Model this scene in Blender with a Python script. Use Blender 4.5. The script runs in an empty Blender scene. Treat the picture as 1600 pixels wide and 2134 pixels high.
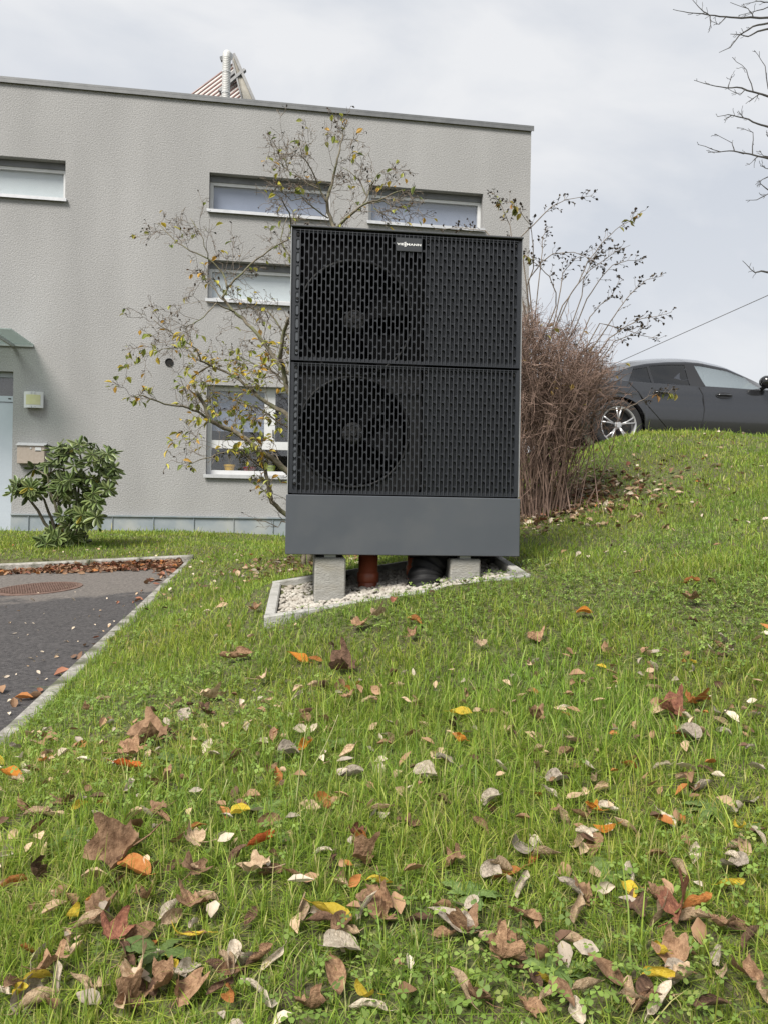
import bpy, bmesh, math, random
import numpy as np
from mathutils import Vector, Matrix

rng = np.random.default_rng(11)
random.seed(11)
C = bpy.context.scene.collection
SC = bpy.context.scene

# ------------------------------------------------------------------ camera
ROLL = 0.0161
FPX = 1600.0            # focal length in photograph pixels (photo is 1600 x 2134)
cam_d = bpy.data.cameras.new('camera')
cam_d.sensor_fit = 'HORIZONTAL'
cam_d.sensor_width = 36.0
cam_d.lens = 36.0
cam_d.clip_start = 0.05
cam_d.clip_end = 2000
cam = bpy.data.objects.new('camera', cam_d)
C.objects.link(cam)
cam.matrix_world = Matrix.Rotation(math.radians(90), 4, 'X') @ Matrix.Rotation(ROLL, 4, 'Z')
SC.camera = cam
cam_d.dof.use_dof = False
cam_d.dof.focus_distance = 3.8
cam_d.dof.aperture_fstop = 22.0

# ------------------------------------------------------------------ sky, sun, exposure
SUN_EL, SUN_AZ = math.radians(51), math.radians(212)   # azimuth clockwise from +Y (view direction)
world = bpy.data.worlds.new('World')
SC.world = world
world.use_nodes = True
wn, wl = world.node_tree.nodes, world.node_tree.links
wn.clear()
w_out = wn.new('ShaderNodeOutputWorld')
w_bg = wn.new('ShaderNodeBackground')
w_bg.inputs['Strength'].default_value = 0.1
w_sky = wn.new('ShaderNodeTexSky')
w_sky.sky_type = 'NISHITA'
w_sky.sun_disc = False
w_sky.sun_elevation = SUN_EL
w_sky.sun_rotation = SUN_AZ
w_sky.dust_density = 3.0
w_tc = wn.new('ShaderNodeTexCoord')
w_map = wn.new('ShaderNodeMapping')
w_map.inputs['Scale'].default_value = (1.0, 1.0, 2.2)
w_map.inputs['Location'].default_value = (0.35, 0.1, 0.2)
wl.new(w_tc.outputs['Generated'], w_map.inputs['Vector'])
w_n1 = wn.new('ShaderNodeTexNoise')
w_n1.inputs['Scale'].default_value = 2.1
w_n1.inputs['Detail'].default_value = 7.0
w_n1.inputs['Roughness'].default_value = 0.52
w_n1.inputs['Distortion'].default_value = 0.4
wl.new(w_map.outputs['Vector'], w_n1.inputs['Vector'])
w_r = wn.new('ShaderNodeValToRGB')
w_r.color_ramp.elements[0].position = 0.40
w_r.color_ramp.elements[0].color = (3.25, 3.44, 3.76, 1)
w_r.color_ramp.elements[1].position = 0.58
w_r.color_ramp.elements[1].color = (4.30, 4.35, 4.45, 1)
wl.new(w_n1.outputs['Fac'], w_r.inputs['Fac'])
w_mix = wn.new('ShaderNodeMix')
w_mix.data_type = 'RGBA'
w_mix.inputs['Factor'].default_value = 0.97
wl.new(w_sky.outputs['Color'], w_mix.inputs['A'])
w_sep = wn.new('ShaderNodeSeparateXYZ')
wl.new(w_tc.outputs['Generated'], w_sep.inputs[0])
w_hz = wn.new('ShaderNodeMapRange')          # whiter haze towards the horizon, all the way round
w_hz.inputs['From Min'].default_value = 0.0; w_hz.inputs['From Max'].default_value = 0.42
w_hz.inputs['To Min'].default_value = 0.85; w_hz.inputs['To Max'].default_value = 0.0
w_hz.interpolation_type = 'SMOOTHSTEP'
wl.new(w_sep.outputs['Z'], w_hz.inputs['Value'])
w_hm = wn.new('ShaderNodeMix'); w_hm.data_type = 'RGBA'
wl.new(w_hz.outputs['Result'], w_hm.inputs['Factor'])
wl.new(w_r.outputs['Color'], w_hm.inputs['A'])
w_hm.inputs['B'].default_value = (4.15, 4.25, 4.4, 1)
wl.new(w_hm.outputs['Result'], w_mix.inputs['B'])
wl.new(w_mix.outputs['Result'], w_bg.inputs['Color'])
wl.new(w_bg.outputs['Background'], w_out.inputs['Surface'])

sun_d = bpy.data.lights.new('sun', 'SUN')
sun_d.energy = 3.1
sun_d.angle = math.radians(22)
sun_d.color = (1.0, 0.95, 0.87)
sun = bpy.data.objects.new('sun', sun_d)
C.objects.link(sun)
sd = Vector((math.sin(SUN_AZ) * math.cos(SUN_EL), math.cos(SUN_AZ) * math.cos(SUN_EL), math.sin(SUN_EL)))
sun.rotation_euler = sd.to_track_quat('Z', 'Y').to_euler()
sun.location = (-4, -6, 9)

SC.view_settings.view_transform = 'Standard'
SC.view_settings.look = 'None'
SC.view_settings.exposure = 1.0
SC.view_settings.gamma = 1.0
SC.render.engine = 'CYCLES'
SC.cycles.use_denoising = True
SC.cycles.max_bounces = 8
SC.cycles.diffuse_bounces = 3
SC.cycles.glossy_bounces = 3
SC.cycles.transmission_bounces = 6
SC.cycles.transparent_max_bounces = 8
SC.cycles.caustics_reflective = False
SC.cycles.caustics_refractive = False

# ------------------------------------------------------------------ helpers
def unroll(px, py):
    u, v = px - 800.0, py - 1067.0
    c, s = math.cos(ROLL), math.sin(ROLL)
    return (u * c + v * s) / FPX, (-u * s + v * c) / FPX

def P(px, py, d):
    """world point seen at photo pixel (px,py) at depth d"""
    a, b = unroll(px, py)
    return Vector((a * d, d, -b * d))

def mat(name, c1, c2=None, scale=5.0, rough=0.6, bump=0.0, bscale=60.0, metal=0.0, spec=0.5,
        detail=4.0, c3=None, s3=1.0, ramp=(0.35, 0.65), coords='Object', coat=0.0, stretch=None):
    m = bpy.data.materials.new(name)
    m.use_nodes = True
    n, l = m.node_tree.nodes, m.node_tree.links
    b = n['Principled BSDF']
    b.inputs['Roughness'].default_value = rough
    b.inputs['Metallic'].default_value = metal
    b.inputs['Specular IOR Level'].default_value = spec
    b.inputs['Coat Weight'].default_value = coat
    b.inputs['Coat Roughness'].default_value = 0.08
    b.inputs['Base Color'].default_value = (*c1, 1)
    tc = n.new('ShaderNodeTexCoord')
    vec = tc.outputs[coords]
    if stretch:
        mp = n.new('ShaderNodeMapping')
        mp.inputs['Scale'].default_value = stretch
        l.new(vec, mp.inputs['Vector'])
        vec = mp.outputs['Vector']
    if c2 is not None:
        t = n.new('ShaderNodeTexNoise')
        t.inputs['Scale'].default_value = scale
        t.inputs['Detail'].default_value = detail
        t.inputs['Roughness'].default_value = 0.6
        l.new(vec, t.inputs['Vector'])
        r = n.new('ShaderNodeValToRGB')
        r.color_ramp.elements[0].position = ramp[0]
        r.color_ramp.elements[1].position = ramp[1]
        r.color_ramp.elements[0].color = (*c1, 1)
        r.color_ramp.elements[1].color = (*c2, 1)
        l.new(t.outputs['Fac'], r.inputs['Fac'])
        col = r.outputs['Color']
        if c3 is not None:
            t3 = n.new('ShaderNodeTexNoise')
            t3.inputs['Scale'].default_value = s3
            t3.inputs['Detail'].default_value = 3
            l.new(vec, t3.inputs['Vector'])
            r3 = n.new('ShaderNodeValToRGB')
            r3.color_ramp.elements[0].position = 0.48
            r3.color_ramp.elements[1].position = 0.66
            l.new(t3.outputs['Fac'], r3.inputs['Fac'])
            mx = n.new('ShaderNodeMix')
            mx.data_type = 'RGBA'
            l.new(r3.outputs['Color'], mx.inputs['Factor'])
            l.new(col, mx.inputs['A'])
            mx.inputs['B'].default_value = (*c3, 1)
            col = mx.outputs['Result']
        l.new(col, b.inputs['Base Color'])
    if bump > 0:
        t2 = n.new('ShaderNodeTexNoise')
        t2.inputs['Scale'].default_value = bscale
        t2.inputs['Detail'].default_value = 3
        l.new(vec, t2.inputs['Vector'])
        bp = n.new('ShaderNodeBump')
        bp.inputs['Strength'].default_value = bump
        bp.inputs['Distance'].default_value = 0.01
        l.new(t2.outputs['Fac'], bp.inputs['Height'])
        l.new(bp.outputs['Normal'], b.inputs['Normal'])
    return m

def leafmat(name, c1, c2, scale=30.0, rough=0.6, trans=0.3, spec=0.35, attr=None, veins=False):
    m = bpy.data.materials.new(name)
    m.use_nodes = True
    n, l = m.node_tree.nodes, m.node_tree.links
    b = n['Principled BSDF']
    b.inputs['Roughness'].default_value = rough
    b.inputs['Specular IOR Level'].default_value = spec
    tr = n.new('ShaderNodeBsdfTranslucent')
    mx = n.new('ShaderNodeMixShader')
    mx.inputs[0].default_value = trans
    if attr:
        a = n.new('ShaderNodeAttribute')
        a.attribute_name = attr
        col = a.outputs['Color']
    else:
        tc = n.new('ShaderNodeTexCoord')
        oi = n.new('ShaderNodeObjectInfo')
        add = n.new('ShaderNodeVectorMath')
        add.operation = 'ADD'
        l.new(tc.outputs['Object'], add.inputs[0])
        l.new(oi.outputs['Random'], add.inputs[1])
        t = n.new('ShaderNodeTexNoise')
        t.inputs['Scale'].default_value = scale
        t.inputs['Detail'].default_value = 8
        t.inputs['Roughness'].default_value = .68
        l.new(add.outputs[0], t.inputs['Vector'])
        r = n.new('ShaderNodeValToRGB')
        r.color_ramp.elements[0].position = 0.35
        r.color_ramp.elements[1].position = 0.65
        r.color_ramp.elements[0].color = (*c1, 1)
        r.color_ramp.elements[1].color = (*c2, 1)
        l.new(t.outputs['Fac'], r.inputs['Fac'])
        hs = n.new('ShaderNodeHueSaturation')
        mr = n.new('ShaderNodeMapRange')
        mr.inputs['To Min'].default_value = 0.85
        mr.inputs['To Max'].default_value = 1.35
        l.new(oi.outputs['Random'], mr.inputs['Value'])
        l.new(mr.outputs['Result'], hs.inputs['Value'])
        l.new(r.outputs['Color'], hs.inputs['Color'])
        col = hs.outputs['Color']
        bp = n.new('ShaderNodeBump')
        bp.inputs['Strength'].default_value = 0.6
        bp.inputs['Distance'].default_value = 0.03
        l.new(t.outputs['Fac'], bp.inputs['Height'])
        l.new(bp.outputs['Normal'], b.inputs['Normal'])
    l.new(col, b.inputs['Base Color'])
    l.new(col, tr.inputs['Color'])
    out = n['Material Output']
    l.new(b.outputs[0], mx.inputs[1])
    l.new(tr.outputs[0], mx.inputs[2])
    l.new(mx.outputs[0], out.inputs['Surface'])
    return m

class MB:
    def __init__(self):
        self.v, self.f = [], []
    def add(self, vs, fs):
        k = len(self.v)
        self.v.extend([tuple(p) for p in vs])
        self.f.extend([tuple(i + k for i in f) for f in fs])
        return self
    def box(self, x0, x1, y0, y1, z0, z1):
        vs = [(x0, y0, z0), (x1, y0, z0), (x1, y1, z0), (x0, y1, z0), (x0, y0, z1), (x1, y0, z1), (x1, y1, z1), (x0, y1, z1)]
        fs = [(0, 3, 2, 1), (4, 5, 6, 7), (0, 1, 5, 4), (1, 2, 6, 5), (2, 3, 7, 6), (3, 0, 4, 7)]
        return self.add(vs, fs)
    def bbox(self, x0, x1, y0, y1, z0, z1, b=0.004):
        """box with bevelled edges (chamfer on all 12)"""
        vs, fs = [], []
        X, Y, Z = (x0, x1), (y0, y1), (z0, z1)
        idx = {}
        for i in (0, 1):
            for j in (0, 1):
                for k in (0, 1):
                    sx, sy, sz = (1, -1)[i], (1, -1)[j], (1, -1)[k]
                    for a in range(3):
                        p = [X[i] + sx * b, Y[j] + sy * b, Z[k] + sz * b]
                        p[a] = (X[i], Y[j], Z[k])[a]
                        idx[(i, j, k, a)] = len(vs)
                        vs.append(tuple(p))
        for a in range(3):
            o = [q for q in range(3) if q != a]
            for s in (0, 1):
                loop = []
                for (p, q) in ((0, 0), (1, 0), (1, 1), (0, 1)):
                    ijk = [0, 0, 0]; ijk[a] = s; ijk[o[0]] = p; ijk[o[1]] = q
                    loop.append(idx[(*ijk, a)])
                fs.append(tuple(loop))
        for a in range(3):          # edges along axis a
            o = [q for q in range(3) if q != a]
            for p in (0, 1):
                for q in (0, 1):
                    l4 = []
                    for s, ax in ((0, o[0]), (1, o[0]), (1, o[1]), (0, o[1])):
                        ijk = [0, 0, 0]; ijk[a] = s; ijk[o[0]] = p; ijk[o[1]] = q
                        l4.append(idx[(*ijk, ax)])
                    fs.append(tuple(l4))
        for i in (0, 1):
            for j in (0, 1):
                for k in (0, 1):
                    fs.append((idx[(i, j, k, 0)], idx[(i, j, k, 1)], idx[(i, j, k, 2)]))
        return self.add(vs, fs)
    def tube(self, pts, radii, n=6, cap=True):
        pts = [Vector(p) for p in pts]
        if not hasattr(radii, '__len__'):
            radii = [radii] * len(pts)
        vs, fs = [], []
        ref = None
        for i, p in enumerate(pts):
            t = (pts[min(i + 1, len(pts) - 1)] - pts[max(i - 1, 0)])
            if t.length < 1e-9:
                t = Vector((0, 0, 1))
            t.normalize()
            if ref is None:
                ref = t.orthogonal().normalized()
            else:
                ref = (ref - t * ref.dot(t))
                ref = ref.normalized() if ref.length > 1e-6 else t.orthogonal().normalized()
            bi = t.cross(ref)
            for k in range(n):
                a = 2 * math.pi * k / n
                q = p + (ref * math.cos(a) + bi * math.sin(a)) * radii[i]
                vs.append((q.x, q.y, q.z))
        for i in range(len(pts) - 1):
            for k in range(n):
                a, b = i * n + k, i * n + (k + 1) % n
                fs.append((a, b, b + n, a + n))
        if cap:
            fs.append(tuple(range(n - 1, -1, -1)))
            fs.append(tuple(range((len(pts) - 1) * n, len(pts) * n)))
        return self.add(vs, fs)
    def lathe(self, prof, n=32, axis='Y', c=(0, 0, 0)):
        """prof: list of (r, h); axis of revolution through c"""
        vs, fs = [], []
        for r, h in prof:
            for k in range(n):
                a = 2 * math.pi * k / n
                if axis == 'Y':
                    vs.append((c[0] + r * math.cos(a), c[1] + h, c[2] + r * math.sin(a)))
                elif axis == 'Z':
                    vs.append((c[0] + r * math.cos(a), c[1] + r * math.sin(a), c[2] + h))
                else:
                    vs.append((c[0] + h, c[1] + r * math.cos(a), c[2] + r * math.sin(a)))
        for i in range(len(prof) - 1):
            for k in range(n):
                a, b = i * n + k, i * n + (k + 1) % n
                fs.append((a, b, b + n, a + n))
        return self.add(vs, fs)
    def mesh(self, name, smooth=False):
        me = bpy.data.meshes.new(name)
        me.from_pydata(self.v, [], self.f)
        if smooth:
            me.polygons.foreach_set('use_smooth', [True] * len(me.polygons))
        me.update()
        return me
    def build(self, name, m, parent=None, smooth=False, recalc=True):
        me = self.mesh(name, smooth)
        if recalc:
            bm = bmesh.new(); bm.from_mesh(me)
            bmesh.ops.recalc_face_normals(bm, faces=bm.faces)
            bm.to_mesh(me); bm.free()
        me.materials.append(m)
        return link(name, me, parent)

def link(name, me, parent=None):
    o = bpy.data.objects.new(name, me)
    C.objects.link(o)
    if parent is not None:
        o.parent = parent
    return o

def tag(o, label=None, cat=None, group=None, kind=None):
    if label: o['label'] = label
    if cat: o['category'] = cat
    if group: o['group'] = group
    if kind: o['kind'] = kind
    return o

def empty(name, loc=(0, 0, 0), rz=0.0):
    e = bpy.data.objects.new(name, None)
    C.objects.link(e)
    e.location = loc
    e.rotation_euler = (0, 0, rz)
    e.empty_display_size = 0.2
    return e

def mesh_np(name, verts, loops, starts, totals, mats, smooth=False, cols=None, mat_idx=None):
    me = bpy.data.meshes.new(name)
    me.vertices.add(len(verts))
    me.vertices.foreach_set('co', np.asarray(verts, np.float32).ravel())
    me.loops.add(len(loops))
    me.loops.foreach_set('vertex_index', np.asarray(loops, np.int32))
    me.polygons.add(len(starts))
    me.polygons.foreach_set('loop_start', np.asarray(starts, np.int32))
    me.polygons.foreach_set('loop_total', np.asarray(totals, np.int32))
    if smooth:
        me.polygons.foreach_set('use_smooth', np.ones(len(starts), bool))
    if mat_idx is not None:
        me.polygons.foreach_set('material_index', np.asarray(mat_idx, np.int32))
    if cols is not None:
        at = me.attributes.new('tint', 'FLOAT_COLOR', 'POINT')
        at.data.foreach_set('color', np.asarray(cols, np.float32).ravel())
    for m in mats:
        me.materials.append(m)
    me.update(calc_edges=True)
    return me

# ------------------------------------------------------------------ terrain
DRIVE = (-0.95, 0.06, 0.045)        # z = a + b*y + c*x
def drive_z(x, y):
    return DRIVE[0] + DRIVE[1] * y + DRIVE[2] * x
BED = dict(FL=(-.53, 3.45, -.53), FR=(.70, 3.65, -.30), BL=(-.61, 4.25, -.41), BR=(.61, 4.45, -.25))
KN, KF = np.array((-1.38, 2.76)), np.array((-2.03, 7.83))      # kerb: near point and far corner
KD = (KF - KN) / np.linalg.norm(KF - KN)
BANG = math.radians(8.5)                                       # building's direction
BE, BN = np.array((math.cos(BANG), math.sin(BANG))), np.array((math.sin(BANG), -math.cos(BANG)))
CTRL = [
    (0, -1.5, -1.05), (-2, -1.5, -1.2), (2, -1.5, -.85), (0, 0, -.89), (1.2, 0, -.78), (-1.1, 0.2, -.95), (-.5, 1.5, -.70), (0.5, 1.4, -.66), (1.6, 1.4, -.53), (0, 2.5, -.58), (1.2, 2.5, -.42),
    tuple(BED['FL']), tuple(BED['FR']), tuple(BED['BL']), tuple(BED['BR']),
    (-.9, 3.4, -.66), (-1.0, 4.6, -.60), (-1.15, 6.0, -.53), (-1.4, 7.6, -.47),
    (2.0, 4.0, -.13), (3.0, 6.0, .33), (1.12, 6.0, -.05), (1.75, 7.0, .32), (0.2, 6.5, -.30), (-.6, 9.5, -.42), (0.6, 9.5, -.30),
    (2.75, 8.6, .90), (4.45, 8.7, .90), (6, 8.7, .92), (2.2, 8.2, .68), (3.6, 7.3, .66),
    (-2.2, 8.3, -.46), (-4.2, 8.05, -.50), (-6.5, 7.7, -.54), (-5.6, 11.0, -.37), (-2, 11.6, -.37), (0.3, 11.9, -.3), (2.2, 11.9, .4), (3.2, 11, .82), (6, 12, .84), (3, 16, .8), (8, 16, .84), (5, 3, .5), (6, 6, .75), (-6, 16, -.3), (9, 1, .6), (4, -1, -.3),
]
for t in (-.35, 0, .2, .4, .6, .8, 1.0):
    p = KN + (KF - KN) * t
    CTRL.append((p[0] + 0.12, p[1], drive_z(p[0], p[1]) + 0.055))
CTRL = np.array(CTRL)
def _tps_k(r2):
    return np.where(r2 > 1e-12, 0.5 * r2 * np.log(np.maximum(r2, 1e-12)), 0.0)
_n = len(CTRL)
_d2 = ((CTRL[:, None, :2] - CTRL[None, :, :2]) ** 2).sum(-1)
_K = _tps_k(_d2) + np.eye(_n) * 0.02
_Pm = np.hstack([np.ones((_n, 1)), CTRL[:, :2]])
_A = np.block([[_K, _Pm], [_Pm.T, np.zeros((3, 3))]])
_W = np.linalg.solve(_A, np.concatenate([CTRL[:, 2], np.zeros(3)]))
def smooth01(t):
    t = np.clip(t, 0, 1)
    return t * t * (3 - 2 * t)
def fnoise(x, y, s=1.0, seed=0.0):
    """cheap smooth pseudo noise, about -1..1"""
    x, y = x * s + seed * 1.7, y * s - seed * 2.3
    return (np.sin(1.7 * x + 1.3 * np.sin(1.1 * y + seed)) + np.sin(2.3 * y + 1.7 * np.sin(1.4 * x - seed)) +
            0.6 * np.sin(3.9 * x + 2.9 * y + 1.5 * np.sin(2.1 * y)) + 0.5 * np.sin(5.3 * y - 4.1 * x + 1.2 * np.sin(3.3 * x))) / 3.1
def ground(x, y):
    x = np.atleast_1d(np.asarray(x, float)); y = np.atleast_1d(np.asarray(y, float))
    out = np.empty(len(x))
    for i in range(0, len(x), 40000):
        xx, yy = x[i:i + 40000], y[i:i + 40000]
        cx, cy = np.clip(xx, -7, 9), np.clip(yy, -2, 16)
        r2 = (cx[:, None] - CTRL[None, :, 0]) ** 2 + (cy[:, None] - CTRL[None, :, 1]) ** 2
        z = _tps_k(r2) @ _W[:_n] + _W[_n] + _W[_n + 1] * cx + _W[_n + 2] * cy
        z += 0.012 * fnoise(xx, yy, 3.1, 2.0) + 0.02 * fnoise(xx, yy, 1.1, 5.0)
        # flat shelf on the hill where the road runs
        hill = smooth01((yy - 8.75) / 0.6) * smooth01((xx - 1.3) / .7)
        z = z * (1 - hill) + hill * 0.80
        out[i:i + 40000] = z
    return out
def g1(x, y):
    return float(ground(x, y)[0])
def in_drive(x, y, pad=0.0):
    """True over the driveway (pad > 0 widens it over its kerbs)"""
    nx, ny = KD[1], -KD[0]                                     # to the right of the kerb line
    side = (x - KN[0]) * nx + (y - KN[1]) * ny
    far = (x - KF[0]) * (-BE[1]) + (y - KF[1]) * BE[0]
    return (side < pad) & (far < pad) & (x > -9.0)
def in_bed(x, y, pad=0.0):
    a = np.array(BED['FL'][:2]); b = np.array(BED['FR'][:2]); d = np.array(BED['BL'][:2]); c = np.array(BED['BR'][:2])
    ok = np.ones(np.shape(x), bool)
    for p, q in ((a, b), (b, c), (c, d), (d, a)):
        e = (q - p) / np.linalg.norm(q - p)
        ok &= ((x - p[0]) * (-e[1]) + (y - p[1]) * e[0]) > -pad
    return ok
def hit(px, py, dmax=14.0):
    """ground point seen at a photo pixel"""
    a, b = unroll(px, py)
    d = np.arange(0.7, dmax, 0.01)
    z = ground(a * d, d)
    s = (-b * d) < z
    if not s.any():
        return None
    k = int(np.argmax(s))
    return Vector((a * d[k], d[k], z[k]))

def facade(px, py):
    """facade coordinate s and height z seen at a photo pixel"""
    a, b = unroll(px, py)
    y = 12.04 / (1 - math.tan(BANG) * a)
    x = a * y
    return x / math.cos(BANG), -b * y

# ---- materials of the setting
M = {}
M['soil'] = mat('soil_and_thatch', (.035, .042, .014), (.14, .15, .055), 85, rough=.95, bump=1.0, bscale=110, c3=(.085, .065, .04), s3=16)
M['asphalt'] = mat('asphalt', (.05, .046, .05), (.095, .088, .09), 55, rough=.85, bump=.9, bscale=150, detail=6)
M['concrete'] = mat('concrete', (.36, .35, .32), (.47, .46, .43), 14, rough=.9, bump=.35, bscale=90, c3=(.27, .26, .22), s3=6)
M['kerb'] = mat('old_kerb_concrete', (.20, .19, .17), (.37, .355, .325), 22, rough=.95, bump=.8, bscale=80, c3=(.085, .09, .055), s3=7)
M['grass'] = leafmat('grass_blades', None, None, rough=.5, trans=.45, spec=.35, attr='tint')
M['clover'] = leafmat('clover_leaves', None, None, rough=.55, trans=.3, spec=.3, attr='tint')

# ---- ground sheet (fine near the camera, coarse to the horizon)
def ground_sheet():
    xs = np.concatenate([[-300, -120, -60, -30, -18, -12], np.arange(-9, -3, .3), np.arange(-3, 4, .1), np.arange(4, 9.1, .3), [12, 18, 30, 60, 120, 300]])
    ys = np.concatenate([[-300, -120, -60, -30, -15, -8, -5], np.arange(-3, .6, .3), np.arange(.6, 6, .1), np.arange(6, 10, .13), np.arange(10, 17, .35), [20, 26, 40, 80, 150, 300]])
    X, Y = np.meshgrid(xs, ys)
    x, y = X.ravel(), Y.ravel()
    z = ground(x, y)
    dm = in_drive(x, y, 0.06)
    z = np.where(dm, np.minimum(z, drive_z(np.maximum(x, -9), np.clip(y, -9, 9)) - .1), z)
    z = np.where(in_bed(x, y, -0.02), z - 0.05, z)
    road = (y > 9.35 - 0) & (x > 2.4) & (y < 14.5)
    nx, ny = len(xs), len(ys)
    i, j = np.meshgrid(np.arange(nx - 1), np.arange(ny - 1))
    a = (j * nx + i).ravel()
    loops = np.stack([a, a + 1, a + 1 + nx, a + nx], 1).ravel()
    nf = len(a)
    me = mesh_np('lawn_ground', np.stack([x, y, z], 1), loops, np.arange(nf) * 4, np.full(nf, 4), [M['soil']], smooth=True)
    return tag(link('ground', me), kind='structure')
ground_sheet()

# ---- driveway
def mat_drive():
    m = mat('driveway_asphalt', (.030, .028, .030), (.085, .079, .080), 42, rough=.85, bump=1.0, bscale=170, detail=6)
    n, l = m.node_tree.nodes, m.node_tree.links
    b = n['Principled BSDF']
    src = b.inputs['Base Color'].links[0].from_socket
    tc = n.new('ShaderNodeTexCoord')
    sp = n.new('ShaderNodeSeparateXYZ')
    l.new(tc.outputs['Object'], sp.inputs[0])
    nz = n.new('ShaderNodeTexNoise'); nz.inputs['Scale'].default_value = 2.2; nz.inputs['Detail'].default_value = 7; nz.inputs['Roughness'].default_value = .65
    l.new(tc.outputs['Object'], nz.inputs['Vector'])
    ma = n.new('ShaderNodeMath'); ma.operation = 'MULTIPLY_ADD'
    l.new(nz.outputs['Fac'], ma.inputs[0]); ma.inputs[1].default_value = 2.4
    l.new(sp.outputs['Y'], ma.inputs[2])
    mr = n.new('ShaderNodeMapRange')
    mr.inputs['From Min'].default_value = 7.05; mr.inputs['From Max'].default_value = 7.35
    l.new(ma.outputs[0], mr.inputs['Value'])
    n2 = n.new('ShaderNodeTexNoise'); n2.inputs['Scale'].default_value = 45; n2.inputs['Detail'].default_value = 6
    l.new(tc.outputs['Object'], n2.inputs['Vector'])
    r2 = n.new('ShaderNodeValToRGB')
    r2.color_ramp.elements[0].position = .3; r2.color_ramp.elements[0].color = (.085, .076, .07, 1)
    r2.color_ramp.elements[1].position = .7; r2.color_ramp.elements[1].color = (.19, .17, .155, 1)
    l.new(n2.outputs['Fac'], r2.inputs['Fac'])
    mx = n.new('ShaderNodeMix'); mx.data_type = 'RGBA'
    l.new(mr.outputs['Result'], mx.inputs['Factor'])
    l.new(src, mx.inputs['A']); l.new(r2.outputs['Color'], mx.inputs['B'])
    l.new(mx.outputs['Result'], b.inputs['Base Color'])
    return m
mb = MB()
corner = KF
left_far = KF - BE * 7.0
near = KN - KD * 5.0
left_near = near + (left_far - KF)
quad = [near, corner, left_far, left_near]
mb.add([(p[0], p[1], drive_z(p[0], p[1])) for p in quad], [(0, 1, 2, 3)])
tag(mb.build('driveway', mat_drive()), kind='structure')

def kerb_line(p, q, width, name, top, depth=.2, step=1.0):
    p, q = np.array(p), np.array(q)
    L = np.linalg.norm(q - p)
    n = max(1, int(round(L / step)))
    e = (q - p) / L
    nr = np.array((e[1], -e[0]))
    root = empty(name, (0, 0, 0))
    tag(root, kind='structure')
    for k in range(n):
        a = p + e * (L * k / n + .004)
        b = p + e * (L * (k + 1) / n - .004)
        vs = []
        for c in (a, b):
            zt = drive_z(*c) + top + random.uniform(-.004, .004)
            for (o, z) in ((0, zt - depth), (0, zt - .015), (.015, zt), (width - .015, zt), (width, zt - .015), (width, zt - depth)):
                w = c + nr * o
                vs.append((w[0], w[1], z))
        fs = [tuple(range(5, -1, -1)), tuple(range(6, 12))] + [(i, (i + 1) % 6, 6 + (i + 1) % 6, 6 + i) for i in range(6)]
        m_ = MB(); m_.add(vs, fs)
        m_.build('kerb_stone', M['kerb'], root)
kerb_line(KN - KD * 3.0, KF, .09, 'side_kerb', .035)
kerb_line(KF + BE * .09, KF - BE * 6.0, .12, 'far_kerb', .09)

# ---- road on the hill, behind the crest
mb = MB()
mb.box(2.0, 40, 9.6, 12.6, .3, .861)
tag(mb.build('hill_road', M['asphalt']), kind='structure')

# ------------------------------------------------------------------ building
def mat_render():
    m = mat('grey_scratch_render', (.275, .274, .276), (.375, .374, .375), 60, rough=.95, bump=.8, bscale=52, detail=3, spec=.2)
    n, l = m.node_tree.nodes, m.node_tree.links
    b = n['Principled BSDF']
    src = b.inputs['Base Color'].links[0].from_socket
    tc = n.new('ShaderNodeTexCoord')
    mp = n.new('ShaderNodeMapping'); mp.inputs['Scale'].default_value = (1.3, 1.3, .35)
    l.new(tc.outputs['Object'], mp.inputs['Vector'])
    t = n.new('ShaderNodeTexNoise'); t.inputs['Scale'].default_value = 1.1; t.inputs['Detail'].default_value = 6
    l.new(mp.outputs['Vector'], t.inputs['Vector'])
    mr = n.new('ShaderNodeMapRange'); mr.inputs['From Min'].default_value = .3; mr.inputs['From Max'].default_value = .7
    mr.inputs['To Min'].default_value = .90; mr.inputs['To Max'].default_value = 1.07
    l.new(t.outputs['Fac'], mr.inputs['Value'])
    mx = n.new('ShaderNodeMix'); mx.data_type = 'RGBA'; mx.blend_type = 'MULTIPLY'; mx.inputs['Factor'].default_value = 1
    l.new(src, mx.inputs['A']); l.new(mr.outputs['Result'], mx.inputs['B'])
    l.new(mx.outputs['Result'], b.inputs['Base Color'])
    return m
def mat_glass(name, tint=(.9, .94, .96), refl=.5):
    m = bpy.data.materials.new(name); m.use_nodes = True
    n, l = m.node_tree.nodes, m.node_tree.links
    n.remove(n['Principled BSDF'])
    tr = n.new('ShaderNodeBsdfTransparent'); tr.inputs[0].default_value = (*tint, 1)
    gl = n.new('ShaderNodeBsdfGlossy'); gl.inputs['Roughness'].default_value = .02
    fr = n.new('ShaderNodeLayerWeight'); fr.inputs['Blend'].default_value = .5
    pw = n.new('ShaderNodeMath'); pw.operation = 'POWER'; pw.inputs[1].default_value = 4.0
    l.new(fr.outputs['Facing'], pw.inputs[0])
    ma = n.new('ShaderNodeMath'); ma.operation = 'MULTIPLY_ADD'; ma.inputs[1].default_value = 1.0; ma.inputs[2].default_value = refl
    ma.use_clamp = True
    l.new(pw.outputs[0], ma.inputs[0])
    mx = n.new('ShaderNodeMixShader')
    l.new(ma.outputs[0], mx.inputs[0]); l.new(tr.outputs[0], mx.inputs[1]); l.new(gl.outputs[0], mx.inputs[2])
    l.new(mx.outputs[0], n['Material Output'].inputs['Surface'])
    return m
M['render'] = mat_render()
M['pane'] = mat_glass('window_glass', tint=(.98, .99, 1.0), refl=.09)
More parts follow.
